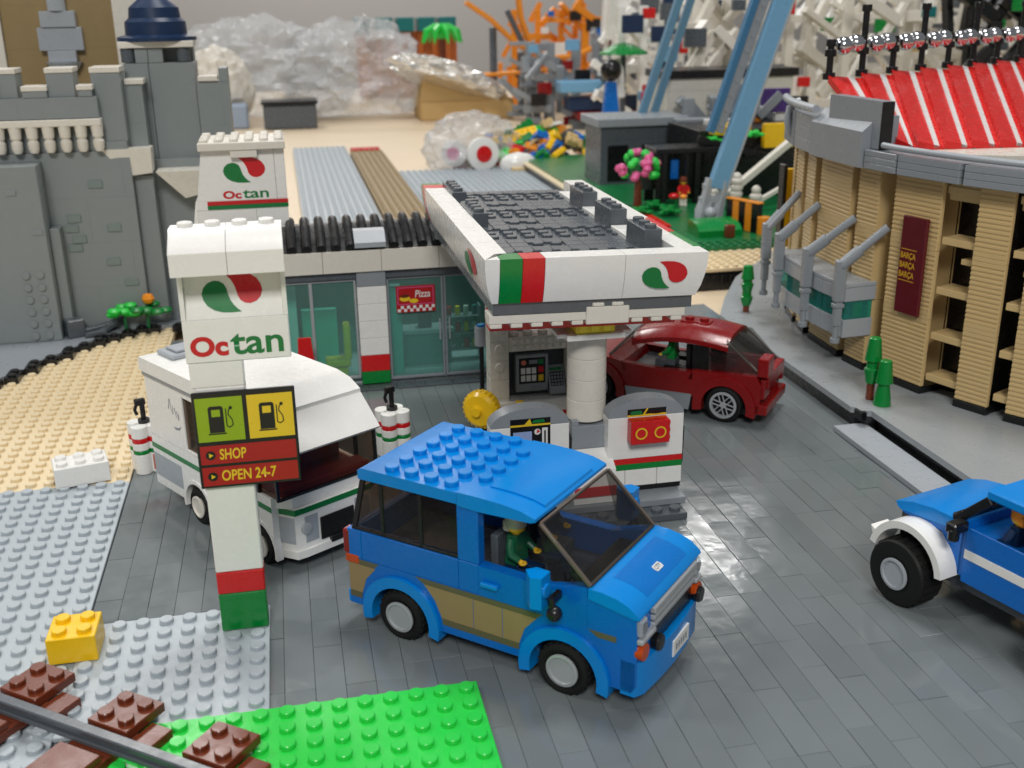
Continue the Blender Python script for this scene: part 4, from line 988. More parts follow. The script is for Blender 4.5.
mb = M(); mb.box(1.0, 1.6, -4.9, -.8, 2.2, 3.9, 0, .06); mb.build('front_grille', BLACK, tk)
mb = M(); mb.box(-5.2, -3.8, -2.4, -.9, 4.0, 4.4); mb.box(-5.3, -4.9, -2.4, -.9, 4.4, 6.2, 0, .08); mb.build('seat', BLACK, tk)
figure('toy driver with an orange helmet inside the blue truck', fig_in(tk, -4.0, -1.4, 3.55), TY, NAVY, DBG, ORANGE, s=.95)
# ================================================================== CASTLE
cs = thing('grey_castle', 'light grey brick castle with white battlements and a dark blue tower roof', 'castle', (-26, 48, .1))
border = [(-36, 27), (-31.4, 33.0), (-30.2, 34.6), (-29.4, 36.9), (-28.2, 38.2), (-27.2, 40.3), (-25.6, 41.6), (-24, 43.1), (-21.5, 43.9), (-14, 44.5)]
rk = thing('castle_rock', 'grey rock base plate with a black stepped edge in front of the castle', 'base', (-28, 50, .1))
mb = M(); mb.prism(border+[(-12, 80), (-60, 80), (-60, 27)], .12, .5, 'z'); wb(mb, 'rock_plate', MBG, rk)
mb = M()
for (a, b), (c, d) in zip(border, border[1:]):
    n = max(1, int(math.hypot(c-a, d-b)/1.0))
    for k in range(n):
        x = round(a+(c-a)*k/n)-.0; y = round((b+(d-b)*k/n))-.6
        mb.box(x-.5, x+.5, y-.5, y+.5, .11, .58, 0, .03); mb.stud(x, y, .56, 12)
wb(mb, 'black_edge', BLACK, rk)
# left front block with white arcade
mb = M(); mb.brickwall(-44, -22.3, 44, 46, .5, 15.2, 'x', 3.66, 6, 0, .002, .006); mb.brickwall(-36, -24.1, 43.2, 45, 17.9, 19.5, 'x', 1.6, 6, 0, .002, .006); mb.box(-24.1, -22.4, 44, 46, 15.2, 15.9)
for x in (-35, -32.2, -28.6): mb.box(x-.9, x+.9, 43.2, 45, 19.52, 20.0, 0, .03)
mb.box(-25.4, -24.4, 43.2, 44.5, 19.52, 20.0, 0, .03); mb.box(-36, -24.1, 44.3, 45, 15.2, 17.9, 0, .02)
for x in (-30.9, -26.7): mb.box(x-1.0, x+1.0, 43.6, 46, 19.5, 21.3, 0, .03)
for x in (-23.4,): mb.box(x-1.1, x+1.1, 44.2, 47, 15.9, 21.2, 0, .03)
wb(mb, 'front_wall', CASTLE, cs)
mb = M(); mb.box(-36, -24.0, 43.0, 44.2, 17.3, 17.85, 0, .06)
for k in range(10):
    x = -35.4+k*1.22; mb.lathe((x, 43.5, 15.3), [(.3, 0), (.42, .3), (.45, .8), (.3, 1.0), (.42, 1.15), (.48, 1.9), (.5, 2.05)], 'z', 14)
wb(mb, 'arcade', CREAM, cs)
mb = M()
for x in (-35, -32.2, -28.6): mb.box(x-.95, x+.95, 43.15, 45.1, 20.02, 20.4, 0, .04)
for x in (-30.9, -26.7): mb.box(x-1.05, x+1.05, 43.5, 46.1, 21.32, 21.7, 0, .04)
mb.box(-24.55, -22.25, 44.1, 47.1, 21.22, 21.65, 0, .04); mb.box(-22.2, -20.7, 45.4, 48, 20.2, 20.6, 0, .04); mb.box(-16.6, -15.0, 47.2, 49, 20.2, 20.6, 0, .04)
mb.box(-25.5, -24.3, 43.1, 44.6, 20.02, 20.4, 0, .04)
wb(mb, 'merlon_cap', CREAM, cs)
mb = M()
mb.add([(-24.4, 43.9, 15.3), (-20.6, 43.9, 15.3), (-20.6, 46, 15.3), (-24.4, 46, 15.3), (-22.6, 44.2, 13.1), (-20.7, 44.2, 13.3), (-20.7, 46, 13.3), (-22.6, 46, 13.1)], [(0, 1, 2, 3), (7, 6, 5, 4), (0, 4, 5, 1), (1, 5, 6, 2), (2, 6, 7, 3), (3, 7, 4, 0)])
mb.add([(-20.5, 44.4, 13.3), (-16.4, 44.4, 13.3), (-16.4, 47, 13.3), (-20.5, 47, 13.3), (-18.4, 45, 11.0), (-16.5, 45, 11.4), (-16.5, 47, 11.4), (-18.4, 47, 11.0)], [(0, 1, 2, 3), (7, 6, 5, 4), (0, 4, 5, 1), (1, 5, 6, 2), (2, 6, 7, 3), (3, 7, 4, 0)])
wb(mb, 'ledge', CREAM, cs)
mb = M(); mb.box(-40, -29.0, 41.4, 43.98, .5, 14.6, 0, .06); mb.box(-28.98, -28.2, 42.6, 43.98, .5, 9.4, 0, .04)
for i in range(2):
    for j in range(6): mb.lathe((-30.95+i*1.05, 41.42, 1.0+j*1.0), [(.31, .02), (.31, -.17), (.27, -.21)], 'y', 14)
for k in range(7): mb.box(-39+k*1.5, -38.2+k*1.5, 41.3, 41.42, 8.3+(k*37 % 11)*.45, 8.75+(k*37 % 11)*.45, 0, .03)
wb(mb, 'side_turret', CASTLE, cs)
mb = M()
for x, zz in ((-27.2, 9.9), (-27.5, 9.1), (-27.0, 8.2), (-27.4, 7.5), (-24.6, 6.2), (-25.2, 12.6), (-24.2, 9.0), (-23.4, 4.4)): mb.box(x-.55, x+.55, 43.88, 44.02, zz-.32, zz+.32, 0, .04)
wb(mb, 'mosaic_tile', mat('castle sand green', (120, 134, 131), .34), cs)
mb = M(); mb.brickwall(-22.2, -14, 47, 49, .5, 14, 'x', 3.66, 6, 0, .002, .006); mb.brickwall(-23.2, -20.9, 45.6, 48, 14, 20.2, 'x', 3.66, 4, 0, .002, .006); mb.box(-22.3, -20.8, 45, 47, .5, 13, 0, .04); wb(mb, 'side_wall', CASTLE, cs)
mb = M(); mb.box(-22.4, -20.45, 47.9, 52, 13, 21.7, 0, .05); mb.box(-20.42, -16.8, 47.9, 52, 13, 21.7, 0, .05); mb.box(-21.4, -20.4, 47.9, 51, 21.72, 22.85); mb.box(-20.37, -19.2, 47.9, 51, 21.72, 22.85); mb.box(-22.3, -16.9, 50, 52, 21.7, 22.9)
wb(mb, 'tower', CASTLE, cs)
mb = M()
for x in (-22.0, -17.6): mb.cyl((x, 48.4, 21.75), .55, 1.1, 'z', 14)
wb(mb, 'tower_window', DBG, cs)
mb = M(); mb.box(-22.6, -16.7, 47.6, 52.2, 22.9, 23.4, 0, .04); wb(mb, 'tower_band', CREAM, cs)
mb = M(); mb.lathe((-19.7, 50, 23.4), [(3.2, 0), (3.2, .3), (2.5, .5), (2.45, 1.5), (2.1, 1.8), (2.0, 2.6), (.3, 4)], 'z', 24); wb(mb, 'tower_roof', NAVY, cs)
mb = M(); mb.brickwall(-16.75, -14.2, 47.5, 51, 13, 20.1, 'x', 3.66, 4, 0, .002, .006); mb.box(-14.9, -14.2, 47.5, 51, 20.1, 21.2); wb(mb, 'wing', CASTLE, cs)
gt = thing('golden_facade', 'dark gold model facade with a grey stepped ornament behind the castle', 'facade', (-30, 62, .1))
wb(M().brickwall(-34, -24.4, 61, 63, .1, 30, 'x', 3.6, 10, 0, .002, .006), 'wall', DTAN, gt)
mb = M(); mb.box(-31.0, -27.2, 60.2, 60.98, 22.4, 24.4); mb.box(-30.6, -27.6, 60.0, 60.98, 24.42, 25.8); mb.box(-30.3, -27.9, 59.9, 60.98, 21.4, 22.38); mb.lathe((-29.1, 60.6, 20.2), [(.5, 0), (1.2, .6), (1.6, 1.18)], 'z', 18); mb.cyl((-29.1, 60.5, 25.8), .8, 2.4); wb(mb, 'ornament', LBG, gt)
mb = M(); mb.box(-24.35, -21.2, 60.5, 63, .1, 30); mb.box(-37, -34.05, 60.5, 63, .1, 30); wb(mb, 'pilaster', CREAM, gt); wb(M().box(-34, -24.4, 60.7, 60.98, 18.9, 19.3), 'ledge', CREAM, gt)
def leafy(name, label, loc, m, fl=None, s=1., group=None):
    t = thing(name, label, 'plant', loc, 0, group); mb = M()
    for k in range(9):
        a = k*2.4; r = .3+.12*k
        mb.ball((math.cos(a)*r*s, math.sin(a)*r*s, .4*s+.16*s*(k % 4)), .5*s, .36*s, .26*s, 8)
    mb.build('leaves', m, t)
    mb = M(); mb.tube([(0, 0, -1.0 if loc[2] > 1.3 and loc[0] < 0 else 0), (0, 0, .8*s)], .12); mb.build('stem', DGREEN, t)
    if fl: M().ball((.2, 0, 1.4*s), .45*s, .4*s, .4*s, 8).build('flower', fl, t)
leafy('plant', 'bright green leafy plant at the foot of the castle', (-24.2, 43.0, 1.5), LIME, None, 1.15)
leafy('plant', 'green plant with an orange flower beside the castle wall', (-22.4, 43.2, 1.4), GREEN, ORANGE, 1.2)
t = thing('rubble_pile', 'dark grey fallen roof pieces in front of the castle wall', 'rubble', (-26.5, 42.9, .5), R(25)); mb = M()
mb.beam((-1.6, 0, .3), (3.6, .6, .55), .8, .4); mb.beam((.2, -.6, .2), (2.6, .5, .9), .7, .3); mb.box(-2.4, -1.0, -.5, .8, 0, 1.5, 0, .1); mb.beam((-1.2, -.8, .2), (.4, -1.4, .4), .6, .3); mb.build('rubble', DBG, t)

# ================================================================== STADIUM
CX, CYY = 61., 21.
def on_arc(y, r=33.): return Vector((CX-math.sqrt(max(0, r*r-(y-CYY)**2)), y, 0))
sb = thing('stadium_platform', 'light grey studless base of the stadium with black sides', 'base', (40, 20, 0))
outer = [(24.15, 32.2), (24.05, 10.1), (24.3, 9.9), (24.35, 9.35), (24.95, 9.1), (24.95, -12), (70, -12), (70, 70), (44, 60), (30.5, 44), (26.5, 37)]
mb = M(); mb.prism(outer, 1.02, 1.4, 'z'); wb(mb, 'top_plate', mat('worn light grey plate', (150, 155, 158), .3), sb)
inn = [(x+.35 if x < 40 else x, y) for x, y in outer]
mb = M(); mb.prism(inn, -.99, 1.01, 'z'); wb(mb, 'black_side', BLACK, sb)
mb = M(); mb.box(24.2, 24.6, 9.0, 9.9, .8, 1.36, 0, .03); wb(mb, 'clip', BLACK, sb)
st = thing('stadium', 'tan ribbed toy stadium with grey cornice and red and white stand roof', 'stadium', (40, 21, 1.4))
def frame(yA, yB, r=33.):
    a = on_arc(yA, r); b = on_arc(yB, r); t = (b-a); L_ = t.length; t.normalize(); n = Vector((-t.y, t.x, 0))
    if n.x > 0: n = -n
    # x along t (towards +y), y = outward (-x)
    return Matrix(((t.x, n.x, 0, a.x), (t.y, n.y, 0, a.y), (0, 0, 1, 0), (0, 0, 0, 1))), L_
cols = [(2.2, 5.6), (6.7, 8.7), (11.2, 15.0), (16.5, 18.8), (19.7, 24.5), (25.7, 27.7), (28.8, 31.6), (32.6, 35)]
for yA, yB in cols:
    T, L_ = frame(yA, yB); mb = M()
    for a, b in ((1.9, 6.4), (6.42, 10.9), (10.92, 15.4)): mb.box(0, L_, -(.35 if yA in (11.2, 6.7, 2.2) else 1.9), -.05, a, b, 0, .03, T)
    nrib = 45
    for k in range(nrib):
        z = 1.95+k*.298
        if k % 15 in (14,) or (k % 15) < 2 and k > 5: mb.box(.0, L_, -.06, 0, z, z+.28, 0, .02, T)
        else: mb.box(0, L_, -.06, 0, z, z+.17, 0, .02, T)
    wb(mb, 'facade_panel', TAN, st)
    wb(M().box(-.05, L_+.05, -1.95, .03, 1.41, 1.88, 0, .02, T), 'panel_foot', BLACK, st)
mb = M()
ys = [0, 4, 8, 12, 16, 20, 24, 28, 32, 36]
for a, b in zip(ys, ys[1:]):
    T, L_ = frame(a, b, 31.0); mb.box(-.1, L_+.1, -.5, 0, 1.41, 15.4, 0 if a in (4, 8, 0) else 1, .01, T)
wb(mb, 'inner_wall', [BLACK, TAN], st)
for yA, yB in ((8.8, 11.1), (5.7, 6.6)):
    T, L_ = frame(yA, yB, 32.6); mb = M()
    for z in (2.4, 5.2, 8.2, 11.4, 14.6): mb.box(-.1, L_+.1, -1.5, .1, z, z+.45, 0, .03, T)
    mb.box(-.1, L_*.5, -1.4, -.2, 10.3, 10.65, 0, .03, T); mb.box(.2, L_, -1.2, 0, 14.2, 15.3, 0, .03, T)
    wb(mb, 'floor_slab', TAN, st)
def seg(yA, yB, r, z0, z1, th, name='cornice', m=MBG, prof=None):
    T, L_ = frame(yA, yB, r); mb = M()
    if prof: mb.prism([(p, q) for p, q in prof], 0, L_, 'x', 0, T)
    else:
        h = (z1-z0)/3
        for k in range(3): mb.box(0, L_, -th, 0, z0+k*h+.006, z0+(k+1)*h-.006, 0, .03, T)
    return wb(mb, name, m, st)
for a, b in ((-6, -.1), (0, 4.4), (4.6, 8.9), (9.2, 13.8), (14.0, 17.0)): seg(a, b, 34, 15.42, 16.65, 2.5)
seg(17.15, 24.2, 34.2, 0, 0, 0, 'cornice', MBG, [(-2.6, 15.42), (0, 15.42), (0, 17.75), (-.5, 18.15), (-1.0, 18.7), (-2.6, 18.7)])
seg(24.4, 28.5, 34, 15.42, 18.0, 2.5); seg(28.7, 33.5, 34, 15.42, 18.0, 2.5)
seg(16.2, 22.6, 33.6, 0, 0, 0, 'parapet', MBG, [(-.9, 16.7), (0, 16.7), (0, 19.72), (-.9, 19.72)])
seg(16.1, 16.2, 33.6, 0, 0, 0, 'parapet_end', BLACK, [(-.9, 16.7), (0, 16.7), (0, 19.7), (-.9, 19.7)])
mb = M(); mb.tube([tuple(on_arc(y, 33.9)+Vector((0, 0, 17.05))) for y in range(-4, 15)]+[tuple(on_arc(15.6, 33.7)+Vector((0, 0, 17.05)))], .2, 12); wb(mb, 'handrail', LBG, st)
mb = M(); mb.tube([tuple(on_arc(y, 34.0)+Vector((0, 0, 18.6))) for y in range(24, 35)], .3, 12); mb.tube([tuple(on_arc(30.5, 34.2)+Vector((.9*(1-math.cos(R(a))), .0, 17.3+1.3*math.sin(R(a))))) for a in range(-90, 91, 20)], .28, 10); wb(mb, 'handrail', LBG, st)
mb = M(); mb.prism([(30.2, 13.2), (34, 11), (48, 9), (48, 16), (30.5, 16)], 16.3, 16.7, 'z'); wb(mb, 'terrace', CREAM, st)
# red and white roof strips
for k in range(11):
    def P_(a, t): return Vector((28.9+.5*(k+a) if k+a <= 2 else 29.9+1.86*(k+a-2), max(15.2, 18.6-1.7*(k+a))-.2*max(0, k+a-2), 16.85)).lerp(Vector((28.7+3.75*(k+a), 25.6+2.15*(k+a), 20.35)), t)
    ro = .34
    A0, B0, C0, D0 = P_(0, 0), P_(1, 0), P_(1, 1), P_(0, 1)
    up = Vector((0, 0, 1)); vs = []
    for q, hh in ((A0, .42), (B0, .0), (C0, .0), (D0, .42)): vs.append(q+up*hh)
    mb = M(); vs2 = [v-up*.5 for v in vs]
    mb.add([tuple(v) for v in vs+vs2], [(0, 1, 2, 3), (7, 6, 5, 4), (0, 4, 5, 1), (1, 5, 6, 2), (2, 6, 7, 3), (3, 7, 4, 0)])
    s_ = wb(mb, 'roof_strip', ROOFRED, st)
    mb = M()
    q = [vs[0].lerp(vs[1], .6), vs[0].lerp(vs[1], .8), vs[3].lerp(vs[2], .8), vs[3].lerp(vs[2], .6)]
    mb.add([tuple(v+up*.03) for v in q]+[tuple(v-up*.2) for v in q], [(0, 1, 2, 3), (7, 6, 5, 4), (0, 4, 5, 1), (1, 5, 6, 2), (2, 6, 7, 3), (3, 7, 4, 0)])
    W(mb.build('white_stripe', PRN_W, s_), st)
    p = D0+Vector((.3, .5, .1)); hgt = 2.1 if k % 2 == 0 else 4.4
    mb = M(); mb.cyl(tuple(p), .45, .5); mb.cyl((p.x, p.y, p.z+.4), .24, hgt); mb.cyl((p.x, p.y, p.z+1.6), .42, .5); mb.cyl((p.x, p.y, p.z+hgt+.2), .36, .5)
    fl = wb(mb, 'floodlight', BLACK, st)
    mb = M(); mb.ball((p.x+1.2, p.y+.5, p.z+2.3), .7, .7, .66); mb.ball((p.x+2.6, p.y+1.3, p.z+2.4), .7, .7, .66)
    W(mb.build('lamp', CHROME, fl), st)
# club panel
T, L_ = frame(11.8, 13.75, 33.02); mb = M(); mb.box(0, L_, 0, .28, 6.5, 12.85, 0, .04, T); cpn = wb(mb, 'sign_panel', MAROON, st)
tt = T.to_3x3() @ Vector((1, 0, 0)); oo = T @ Vector((L_, .28, 6.5))
pl = Plane(oo, -tt, (0, 0, 1))
for k in range(3): W(text('lettering', 'BARÇA', pl, .14, 1.42, 2.3+.62*k, 2.3+.62*k+.5, PRN_GOLD, cpn, .02, .03), st)
for yy in (2.16, 4.2):
    mb = M(); prect(mb, pl, .12, 1.44, yy, yy+.05); mb.build('panel_line', PRN_GOLD, cpn, flat=True)
# glazed balcony with struts
bal = [(16.1, 18.9), (18.95, 21.8), (21.85, 24.6), (24.65, 27.4)]
for a, b in bal:
    T, L_ = frame(a, b, 35.0); mb = M()
    mb.box(.01, L_-.01, -2.3, 0, 4.0, 5.28, 0, .04, T); mb.box(.01, L_-.01, -2.4, .06, 6.55, 7.5, 0, .04, T); mb.box(.01, L_-.01, -2.4, .06, 7.52, 7.8, 0, .04, T)
    bx = wb(mb, 'balcony', LBG, st)
    mb = M(); mb.box(.06, L_-.06, -2.2, -.06, 5.29, 6.54, 0, .03, T); W(mb.build('balcony_glass', TEALG, bx), st)
    mb = M()
    for q in range(5): mb.box(.2+q*(L_/5), .2+q*(L_/5)+L_/9, -1.6, -.9, 5.29, 6.4, q % 2, .05, T)
    W(mb.build('balcony_seat', [GREEN, TEAL], bx), st)
for y0, yf in ((16.2, 15.3), (20.4, 18.8), (25.6, 24.3), (29.4, 29.4)):
    p = on_arc(y0, 35.45); f = on_arc(yf, 33.0); mb = M()
    mb.box(p.x-.36, p.x+.36, p.y-.32, p.y+.32, 6.6, 9.5, 0, .1); mb.box(p.x-.26, p.x+.26, p.y-.24, p.y+.24, 4.9, 6.6, 0, .06); mb.cyl((p.x, p.y, 3.9), .2, 1.0); mb.cyl((p.x, p.y, 3.7), .33, .35); mb.box(p.x-.36, p.x+.36, p.y-.3, p.y+.3, 6.2, 6.5, 0, .05)
    d = Vector((f.x, f.y, 11.75))-Vector((p.x, p.y, 9.1)); q1 = Vector((p.x, p.y, 9.1))+d*.42
    mb.tube([(p.x, p.y, 9.1), tuple(q1)], .4, 14); mb.tube([tuple(q1), (f.x, f.y, 11.75)], .28, 12); mb.ball((p.x, p.y, 9.15), .38)
    wb(mb, 'strut', MBG, st)
mb = M(); mb.box(30.9, 32.3, 35.6, 36.2, 6.0, 12.6, 0, .05); wb(mb, 'end_door', YELLOW, st); wb(M().box(30.55, 30.88, 35.4, 36.4, 4.6, 13.0, 0, .05), 'end_post', BLACK, st)
tag(M().box(22.75, 24.9, -2.5, 9.7, .02, .4, 0, .04).build('kerb_slab', LBG), 'loose light grey slab lying against the black stadium base', 'slab')
def conifer(x, y, z0, h, label, stem, n):
    t = thing('toy_tree', label, 'tree', (x, y, z0), 0, 'small toy trees on the stadium base')
    mb = M(); b = (h-stem)/n
    for k in range(n):
        if stem or k: mb.lathe((0, 0, stem+k*b), [(.36, 0), (.52, b*.55), (.52, b*.62), (.4, b*.7), (.38, b)] if k < n-1 else [(.55, 0), (.38, b*.96), (.3, b)], 'z', 12)
        else: mb.lathe((0, 0, 0), [(.56, 0), (.5, b*.4), (.36, b*.9), (.36, b)], 'z', 12)
    mb.build('crown', GREEN, t)
    if stem: M().cyl((0, 0, 0), .26, stem+.1, 'z', 12).build('trunk', BROWN, t)
conifer(25.9, 11.1, 1.4, 4.2, 'taller of the two green trees side by side, on a thin brown trunk', 1.15, 2)
conifer(26.15, 10.0, 1.4, 3.0, 'shorter green tree without a trunk beside the taller one', 0, 2)
conifer(26.6, 32.6, 1.4, 3.95, 'lone slim green tree at the far corner of the stadium base', .6, 3)

# ================================================================== ROADS BEHIND
baseplate('road_plate', 'long light grey studded plate running away behind the shop', -8.4, 10, 62, 104, .0, BASEG, .9, 7)
baseplate('road_plate', 'long dark tan studded plate between the grey plates behind the shop', 2.0, 6, 62, 96, .02, DTAN, .9, 7)
baseplate('road_plate', 'wide light grey studded plate behind the canopy roof', 8.05, 40, 84, 46, .0, BASEG, .9, 7)
tag(M().box(2.2, 7.6, 158.2, 161, -.9, .4, 0, .05).build('red_tile', RED), 'red tile at the far end of the dark tan plate', 'tile')

# ================================================================== PARK
pk = thing('park_plate', 'green park ground on a tan plate with black edges behind the canopy', 'park base', (44, 90, -1))
mb = M(); mb.box(28, 72, 48.3, 131, .88, 1.2, 0, .03)
for i in range(14):
    for j in range(7): mb.stud(28.5+i, 48.8+j, 1.2, 12)
wb(mb, 'tan_plate', TANB, pk)
mb = M(); mb.box(28.05, 72, 48.35, 131, -.98, .86, 0, .03)
for k in range(20): mb.box(28.2+k*.9, 28.7+k*.9, 48.2, 48.4, -.3, .5, 0, .05)
wb(mb, 'black_edge', BLACK, pk)
mb = M(); mb.box(29.0, 72, 55.6, 130, 1.21, 1.6, 0, .03)
for i in range(14):
    for j in range(3): mb.stud(29.5+i, 56.1+j, 1.6, 12)
wb(mb, 'lawn_plate', DGREEN, pk)
tag(M().prism([(60.5, 1.6), (60.5, 2.3), (61.2, 2.8), (62.4, 3.05), (64, 3.1), (64, 1.6)], 33.2, 38.2, 'x').build('green_slope', GREEN), 'glossy green curved slope on the park lawn', 'slope')
tag(M().box(29.2, 32.2, 66.5, 76, 1.61, 1.95, 0, .04).build('red_path', RED), 'red path tile along the left edge of the park', 'path tile')
def flowertree(x, y, z0):
    t = thing('blossom_tree', 'brown trunked toy tree with pink and green blossom in the park', 'tree', (x, y, z0))
    M().cyl((0, 0, 0), .55, 3.6, 'z', 12, 0, .42).build('trunk', BROWN, t)
    rng = random.Random(4); mg = M(); mp = M()
    for k in range(46):
        a = rng.uniform(0, 6.28); e = math.asin(rng.uniform(-.55, 1)); rr = 2.1+rng.uniform(-.3, .3)
        c = (rr*math.cos(e)*math.cos(a), rr*math.cos(e)*math.sin(a), 4.9+1.75*math.sin(e)*1.1)
        (mp if rng.random() < .55 else mg).ball(c, .58, .58, .5, 8)
    c = M().ball((0, 0, 4.9), 1.5, 1.5, 1.4, 10).build('crown', DGREEN, t); mg.build('leaves', LIME, t); mp.build('blossom', PINK, t)
flowertree(32.6, 80, 1.6)
bf = thing('black_kiosk', 'black framed open kiosk beside the pink blossom tree', 'kiosk', (38.3, 82, 1.6)); mb = M()
for x in (35.4, 36.2, 40.6, 43.5): mb.box(x-.35, x+.35, 80.5, 81.2, 1.62, 8.0)
mb.box(35, 44, 80.4, 85, 8.02, 8.6); mb.box(35, 44, 84.5, 85, 1.62, 8); mb.box(39, 39.4, 80.6, 81, 1.62, 8); wb(mb, 'frame', BLACK, bf); wb(M().box(37.6, 38.6, 82, 82.4, 4.6, 7, 0, .05), 'blue_panel', DKBLUE, bf); wb(M().box(33.6, 35.0, 81.5, 81.9, 3.5, 8), 'side_panel', DBG, bf)
def person_small(x, y, label, tors, legs, hair, z0=1.6, rz=-90): figure(label, (x, y, z0), R(rz), tors, legs, hair, sitting=False)
person_small(38.4, 79.6, 'toy figure in red standing in front of the black kiosk', RED, CREAM, BROWN)
t = thing('flower', 'red toy flower with an orange heart by the blue beam', 'flower', (36.2, 76, 1.6)); M().cyl((0, 0, 0), .12, 1.6).build('stem', GREEN, t); M().ball((-.3, 0, 1.9), .7, .6, .4, 10).build('petals', RED, t); M().ball((.9, 0, 1.75), .5, .45, .35, 10).build('heart', ORANGE, t)
for k, (x, y) in enumerate(((31.0, 74), (33.9, 77.5), (34.4, 73.5))): leafy('bush', ['low green bush left of the flower in the park', 'low green bush behind the red flower', 'small green bush in front of the blossom tree'][k], (x, y, 1.6), GREEN, None, 1.1)
# leaning blue beams of the ride
rd = thing('ride_support', 'leaning light blue beam with a grey foot rising from the park', 'ride leg', (36.8, 67, 1.6)); mb = M()
for dx in (-.9, 0, .9): mb.tube([(36.4+dx, 66.6, 1.7), (36.5+dx*1.1, 66.8, 3.4), (37.2+dx, 67, 5)], .45, 10)
mb.box(35.2, 38.2, 66.2, 67.6, 1.62, 2.1); mb.ball((36.6, 66.0, 3.2), .7); mb.beam((35.5, 66.4, 1.8), (36.7, 66.8, 7.0), .7, .8); mb.beam((37.6, 66.4, 1.8), (38.6, 66.8, 6.6), .7, .8); mb.box(35.6, 38.6, 66.5, 67.3, 4.2, 4.9); mb.box(36.0, 38.9, 66.5, 67.3, 5.8, 6.4); wb(mb, 'foot', LBG, rd)
mb = M(); mb.beam((37.6, 67, 5.8), (46.8, 67, 34), 2.0, 1.2, 0, .06, (0, 1, 0)); wb(mb, 'beam', AZURE, rd)
mb = M(); mb.beam((38.75, 67, 5.8), (47.9, 67, 34), .3, 1.24, 0, .04, (0, 1, 0)); wb(mb, 'beam_edge', LBG, rd)
mb = M(); mb.beam((37.6, 67.5, 12), (44.9, 67.5, 34), 1.1, .8, 0, .06, (0, 1, 0))
for k in range(14):
    p = Vector((37.6, 67.0, 12)).lerp(Vector((44.9, 67.0, 34)), (k+.5)/14); mb.cyl(tuple(p), .26, .3, 'y', 10)
wb(mb, 'lattice', MBG, rd)
mb = M(); mb.beam((36.7, 67.4, 12), (43.7, 67.4, 34), .75, 1.0, 0, .06, (0, 1, 0)); wb(mb, 'edge_beam', mat('steel blue plastic', (58, 112, 150), .3), rd)
t = thing('ride_support', 'far blue beam pair behind the green umbrella', 'ride leg', (42, 105, 1.6)); mb = M(); mb.beam((38.0, 104, 1.7), (47.5, 104, 31), 1.1, 1.0, 0, .06, (0, 1, 0)); mb.beam((40.2, 105, 1.7), (49.6, 105, 31), 1.0, 1.0, 0, .06, (0, 1, 0)); wb(mb, 'beam', mat('pale steel blue plastic', (92, 134, 160), .3), t)
t = thing('striped_barrier', 'yellow and black striped block in the park', 'barrier', (39.6, 63.5, 1.6), R(-68)); mb = M()
for k in range(5): mb.box(-2.4+k*.96, -1.46+k*.96, -.4, .4, .02, 3.2, k % 2, .04)
mb.box(-2.5, 2.5, -.45, .45, 3.22, 3.4, 1); mb.build('block', [BLACK, ORANGE], t); M().cyl((3.0, 0, 0), .7, 1.9, 'z', 18).build('end_post', ORANGE, t)
tag(M().box(36.0, 37.0, 59.6, 60.4, 1.62, 3.0, 0, .08).build('brown_pot', BROWN), 'small brown pot in front of the striped block', 'pot')
for k, (x, y, h, lb) in enumerate(((42.0, 71.5, 4.6, 'taller white ribbed post behind the striped block'), (43.4, 69, 3.4, 'shorter white ribbed post behind the striped block'), (38.9, 70.5, 3.0, 'white ribbed post right of the blue beam foot'))):
    mb = M()
    for q in range(int(h/.75)): mb.lathe((x, y, 1.62+q*.75), [(.55, 0), (.75, .2), (.75, .5), (.55, .74)], 'z', 16)
    mb.ball((x, y, 1.62+h), .55); tag(mb.build('white_post', CREAM), lb, 'post', 'white posts in the park')
t = thing('ride_ramp', 'dark ramp with white railings at the back of the park', 'ramp', (46, 76, 1.6)); mb = M(); mb.beam((42.5, 76, 3.2), (52, 79, 9.0), .8, .8); mb.beam((43.5, 73, 1.9), (52, 75, 5.4), .5, .5); wb(mb, 'railing', CREAM, t); mb = M(); mb.beam((41, 82, 9.5), (54, 80, 6.0), 1.0, .8); mb.beam((40, 86, 2), (54, 84, 10), 3, .6); mb.box(42, 58, 84, 96, 1.62, 10.2); wb(mb, 'ramp', BLACK, t); mb = M(); mb.cyl((46, 84, 9.8), 2.8, 1.1, 'z', 20); mb.box(50, 54, 82, 83, 8, 11); wb(mb, 'yellow_disc', YELLOW, t)
for k, (x, y, z) in enumerate(((43.2, 82.2, 8.7), (47.5, 79.5, 9.6))): leafy('plant', ['bright green leaf plant on the dark ramp', 'bright green leaf plant at the right end of the dark ramp'][k], (x, y, z), LIME, None, .9)

# ================================================================== BACK OF THE TABLE
def lumps(name, label, c, r, m, seed, cat, amp=.2, sub=5, parent=None, fr=1.):
    bm = bmesh.new(); bmesh.ops.create_icosphere(bm, subdivisions=sub, radius=1.)
    for v in bm.verts:
        d = v.co.normalized(); p = Vector((d.x*1.5+d.z*1.2, d.y*2.0, d.z*2.6-d.x*.9))*1.25*fr+Vector((seed*7.1, seed*3.3, 0))
        q = 1-2*abs(noise.noise(p)); q2 = 1-2*abs(noise.noise(p*2.7+Vector((5, 1, 2)))); q3 = noise.noise(p*6)
        s = 1+amp*(q*.8+q2*.35+q3*.04)
        v.co = Vector((d.x*r[0]*s, d.y*r[1]*s, max(-r[2]*.62, d.z*r[2]*s)))
    me = bpy.data.meshes.new(name); bm.to_mesh(me); bm.free(); me.materials.append(m)
    o = bpy.data.objects.new(name, me); COL.objects.link(o); o.location = c
    if parent: o.parent = parent
    elif label: tag(o, label, cat)
    return o
FILM = bpy.data.materials.new('crinkled plastic film'); FILM.use_nodes = True
